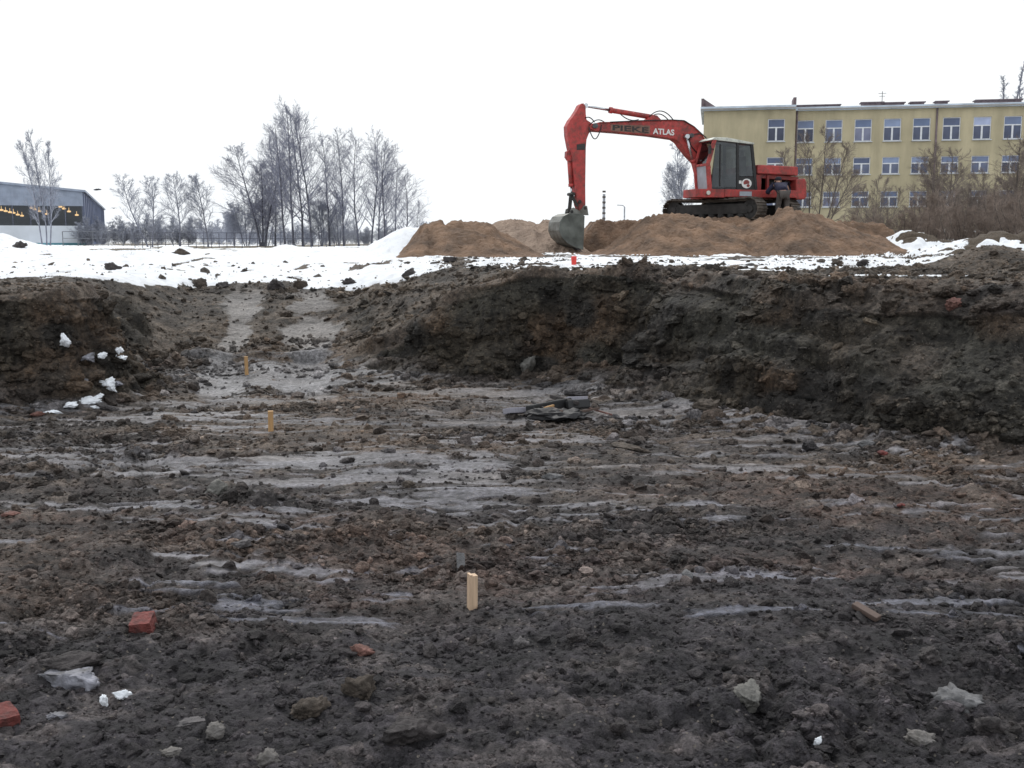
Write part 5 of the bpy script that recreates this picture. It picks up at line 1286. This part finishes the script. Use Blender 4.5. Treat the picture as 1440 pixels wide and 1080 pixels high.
def stake(px, pyb, pyt, w, m, rz, tilt, label, notch=False):
    p = ground_at(px, pyb); d = math.hypot(p.x, p.y); h = (pyb - pyt) / F * d / cp
    b = MB(); b.box(-w / 2, w / 2, -w / 2, w / 2, -.12, h)
    if notch: b.box(-w / 2 - .0006, -w / 2 + .012, -w / 2 - .001, w / 2 + .001, h + .0005, h + .006)
    b.box(-w / 2 + .005, w / 2 - .005, -w / 2 + .005, w / 2 - .005, -.2, -.1205)
    o = b.build("wooden_stake", m, None, .002); o.location = p; o.rotation_euler = (tilt, tilt * .5, rz); tag(o, label, "stake", "survey stakes in the pit floor")
stake(664, 856, 805, .036, M_WOOD, .42, .015, "pale fresh wooden stake nearest the camera", True)
stake(381, 606, 578, .042, M_WOOD2, .2, .02, "orange wooden stake in the middle distance")
stake(347, 527, 502, .040, M_WOOD2, .3, -.02, "farthest orange wooden stake at the foot of the ramp")
# half buried timber with hollow
p = ground_at(1222, 866); b = MB(); b.bar((-.045, .05, .03), (.025, -.04, .002), .035, .022, up=(.5, .8, .2)); o = b.build("timber_offcut", M_OLDW, None, .004); o.location = p; tag(o, "short brown timber offcut tilted over a hollow in the right foreground", "timber")
p = ground_at(648, 796); b = MB(); b.prism([(-.02, -.02), (.02, -.02), (.022, .06), (-.016, .065)], -.008, .008); o = b.build("clay_shard", M_CONC, None, .002); o.location = p; o.rotation_euler = (-.5, 0, .2); tag(o, "thin grey shard standing behind the near stake", "shard")
# debris by the back wall
DB = Vector(ground_at(770, 592))
def local_bar(name, lb, cat, pa, pb, w, h, m, lift=.03):
    A_ = ground_at(*pa); B_ = ground_at(*pb); b = MB(); mid = (A_ + B_) / 2; b.bar(A_ - mid, B_ - mid, w, h, up=(0, .3, 1)); o = b.build(name, m, None, min(w, h) * .15); o.location = mid + Vector((0, 0, lift)); tag(o, lb, cat); return o
local_bar("plank", "pale lavender grey plank on the left of the dark debris", "plank", (712, 586), (752, 584), .05, .12, M_PLANK, .05)
local_bar("plank", "pale grey plank behind the dark debris, on its right", "plank", (796, 577), (824, 576), .04, .1, M_PLANK, .10)
local_bar("charred_beam", "charred dark beam across the debris by the back wall", "beam", (745, 588), (800, 577), .09, .10, M_BLACK, .07)
local_bar("charred_beam", "short dark beam end at the right of the debris", "beam", (797, 582), (828, 580), .08, .09, M_BLACK, .08)
local_bar("wood_splinter", "bright yellow splintered wood end in the dark debris", "wood", (766, 590), (778, 586), .018, .022, M_WOOD2, .10)
local_bar("wood_splinter", "thin yellow splinter at the front right of the debris", "wood", (786, 594), (795, 592), .02, .025, M_WOOD2, .04)
for q_, (a_, c_, w_, lb) in enumerate([((740, 590), (772, 582), .03, "thin dark stick leaning left in the debris"), ((757, 580), (790, 592), .025, "dark stick lying across the front of the debris"), ((775, 574), (812, 584), .035, "thick dark stick at the back right of the debris"), ((800, 590), (842, 582), .02, "thin dark stick pointing right out of the debris"), ((748, 577), (770, 590), .02, "short dark stick in the left half of the debris")]):
    local_bar("stick", lb, "stick", a_, c_, w_, w_, M_OLDW if q_ % 2 else M_DSOIL, .05 + .03 * (q_ % 3))
local_bar("twig", "thin reddish twig running off the right of the debris", "twig", (826, 578), (860, 588), .015, .015, M_BRICKM, .03)
v_, f_ = ico(4); v_ = rocky(v_, 700, .5, 1.8, 3); v_ = v_ * np.array([.24, .14, .05]); v_[:, 2] += .02 * noise3(v_[:, 0] * 25, v_[:, 1] * 25, v_[:, 2] * 25, 3)
o = link("plastic_sheet", np_mesh("plastic_sheet", v_, f_), mat("black_plastic", (.014, .013, .015), .6, nscale=10, bump=.8, bscale=15)); p = ground_at(790, 590); o.location = (p.x, p.y, p.z + .05); tag(o, "crumpled black plastic sheet in the debris by the back wall", "plastic sheet")
one_rock("soil_lump", "dark brown earth heap behind the debris beams", "soil lump", 776, 578, (.4, .2, .17), M_DSOIL, 710, 0, None, .3, .4)
# red marker on the rim
p = ground_at(807, 372); b = MB(); b.tube([(0, 0, -.1), (0, 0, .11), (0, 0, .13)], [.03, .045, .03], 10); o = b.build("marker_cap", mat("bright_red_plastic", (.75, .06, .05), .5, nscale=9, namp=.1)); o.location = p; tag(o, "small bright red marker cap on the rim under the bucket", "marker")

# ------------------------------------------------------------------ light
w = bpy.data.worlds.new("World"); scene.world = w; w.use_nodes = True
nt = w.node_tree; N = nt.nodes; L = nt.links
bgn = N['Background']; outw = N['World Output']
sky = N.new('ShaderNodeTexSky'); sky.sky_type = 'NISHITA'; sky.sun_disc = False
SEL, SAZ = R(48), R(-18)
sky.sun_elevation = SEL; sky.sun_rotation = SAZ; sky.air_density = 2; sky.dust_density = 6
L.new(sky.outputs[0], bgn.inputs[0]); bgn.inputs[1].default_value = .05
bg2 = N.new('ShaderNodeBackground')
tcw = N.new('ShaderNodeTexCoord'); nw = N.new('ShaderNodeTexNoise'); nw.inputs['Scale'].default_value = 1.3; nw.inputs['Detail'].default_value = 4; L.new(tcw.outputs['Generated'], nw.inputs[0])
crw = N.new('ShaderNodeValToRGB'); crw.color_ramp.elements[0].position = .3; crw.color_ramp.elements[0].color = (.90, .95, 1, 1); crw.color_ramp.elements[1].position = .7; crw.color_ramp.elements[1].color = (.96, .985, 1, 1)
L.new(nw.outputs[0], crw.inputs[0]); L.new(crw.outputs[0], bg2.inputs[0]); bg2.inputs[1].default_value = 1.22
mxw = N.new('ShaderNodeMixShader'); mxw.inputs[0].default_value = .88; L.new(bgn.outputs[0], mxw.inputs[1]); L.new(bg2.outputs[0], mxw.inputs[2]); L.new(mxw.outputs[0], outw.inputs[0])
sd_ = bpy.data.lights.new("sun", 'SUN'); sd_.energy = 1.3; sd_.angle = R(14); sd_.color = (1, .97, .93)
so = bpy.data.objects.new("sun", sd_); COL.objects.link(so)
dirv = Vector((math.sin(SAZ) * math.cos(SEL), math.cos(SAZ) * math.cos(SEL), math.sin(SEL)))
so.rotation_euler = dirv.to_track_quat('Z', 'Y').to_euler(); so.location = dirv * 50
scene.view_settings.view_transform = 'Standard'; scene.view_settings.look = 'None'; scene.view_settings.exposure = 0; scene.view_settings.gamma = 1
scene.cycles.max_bounces = 5; scene.cycles.diffuse_bounces = 3; scene.cycles.transparent_max_bounces = 8
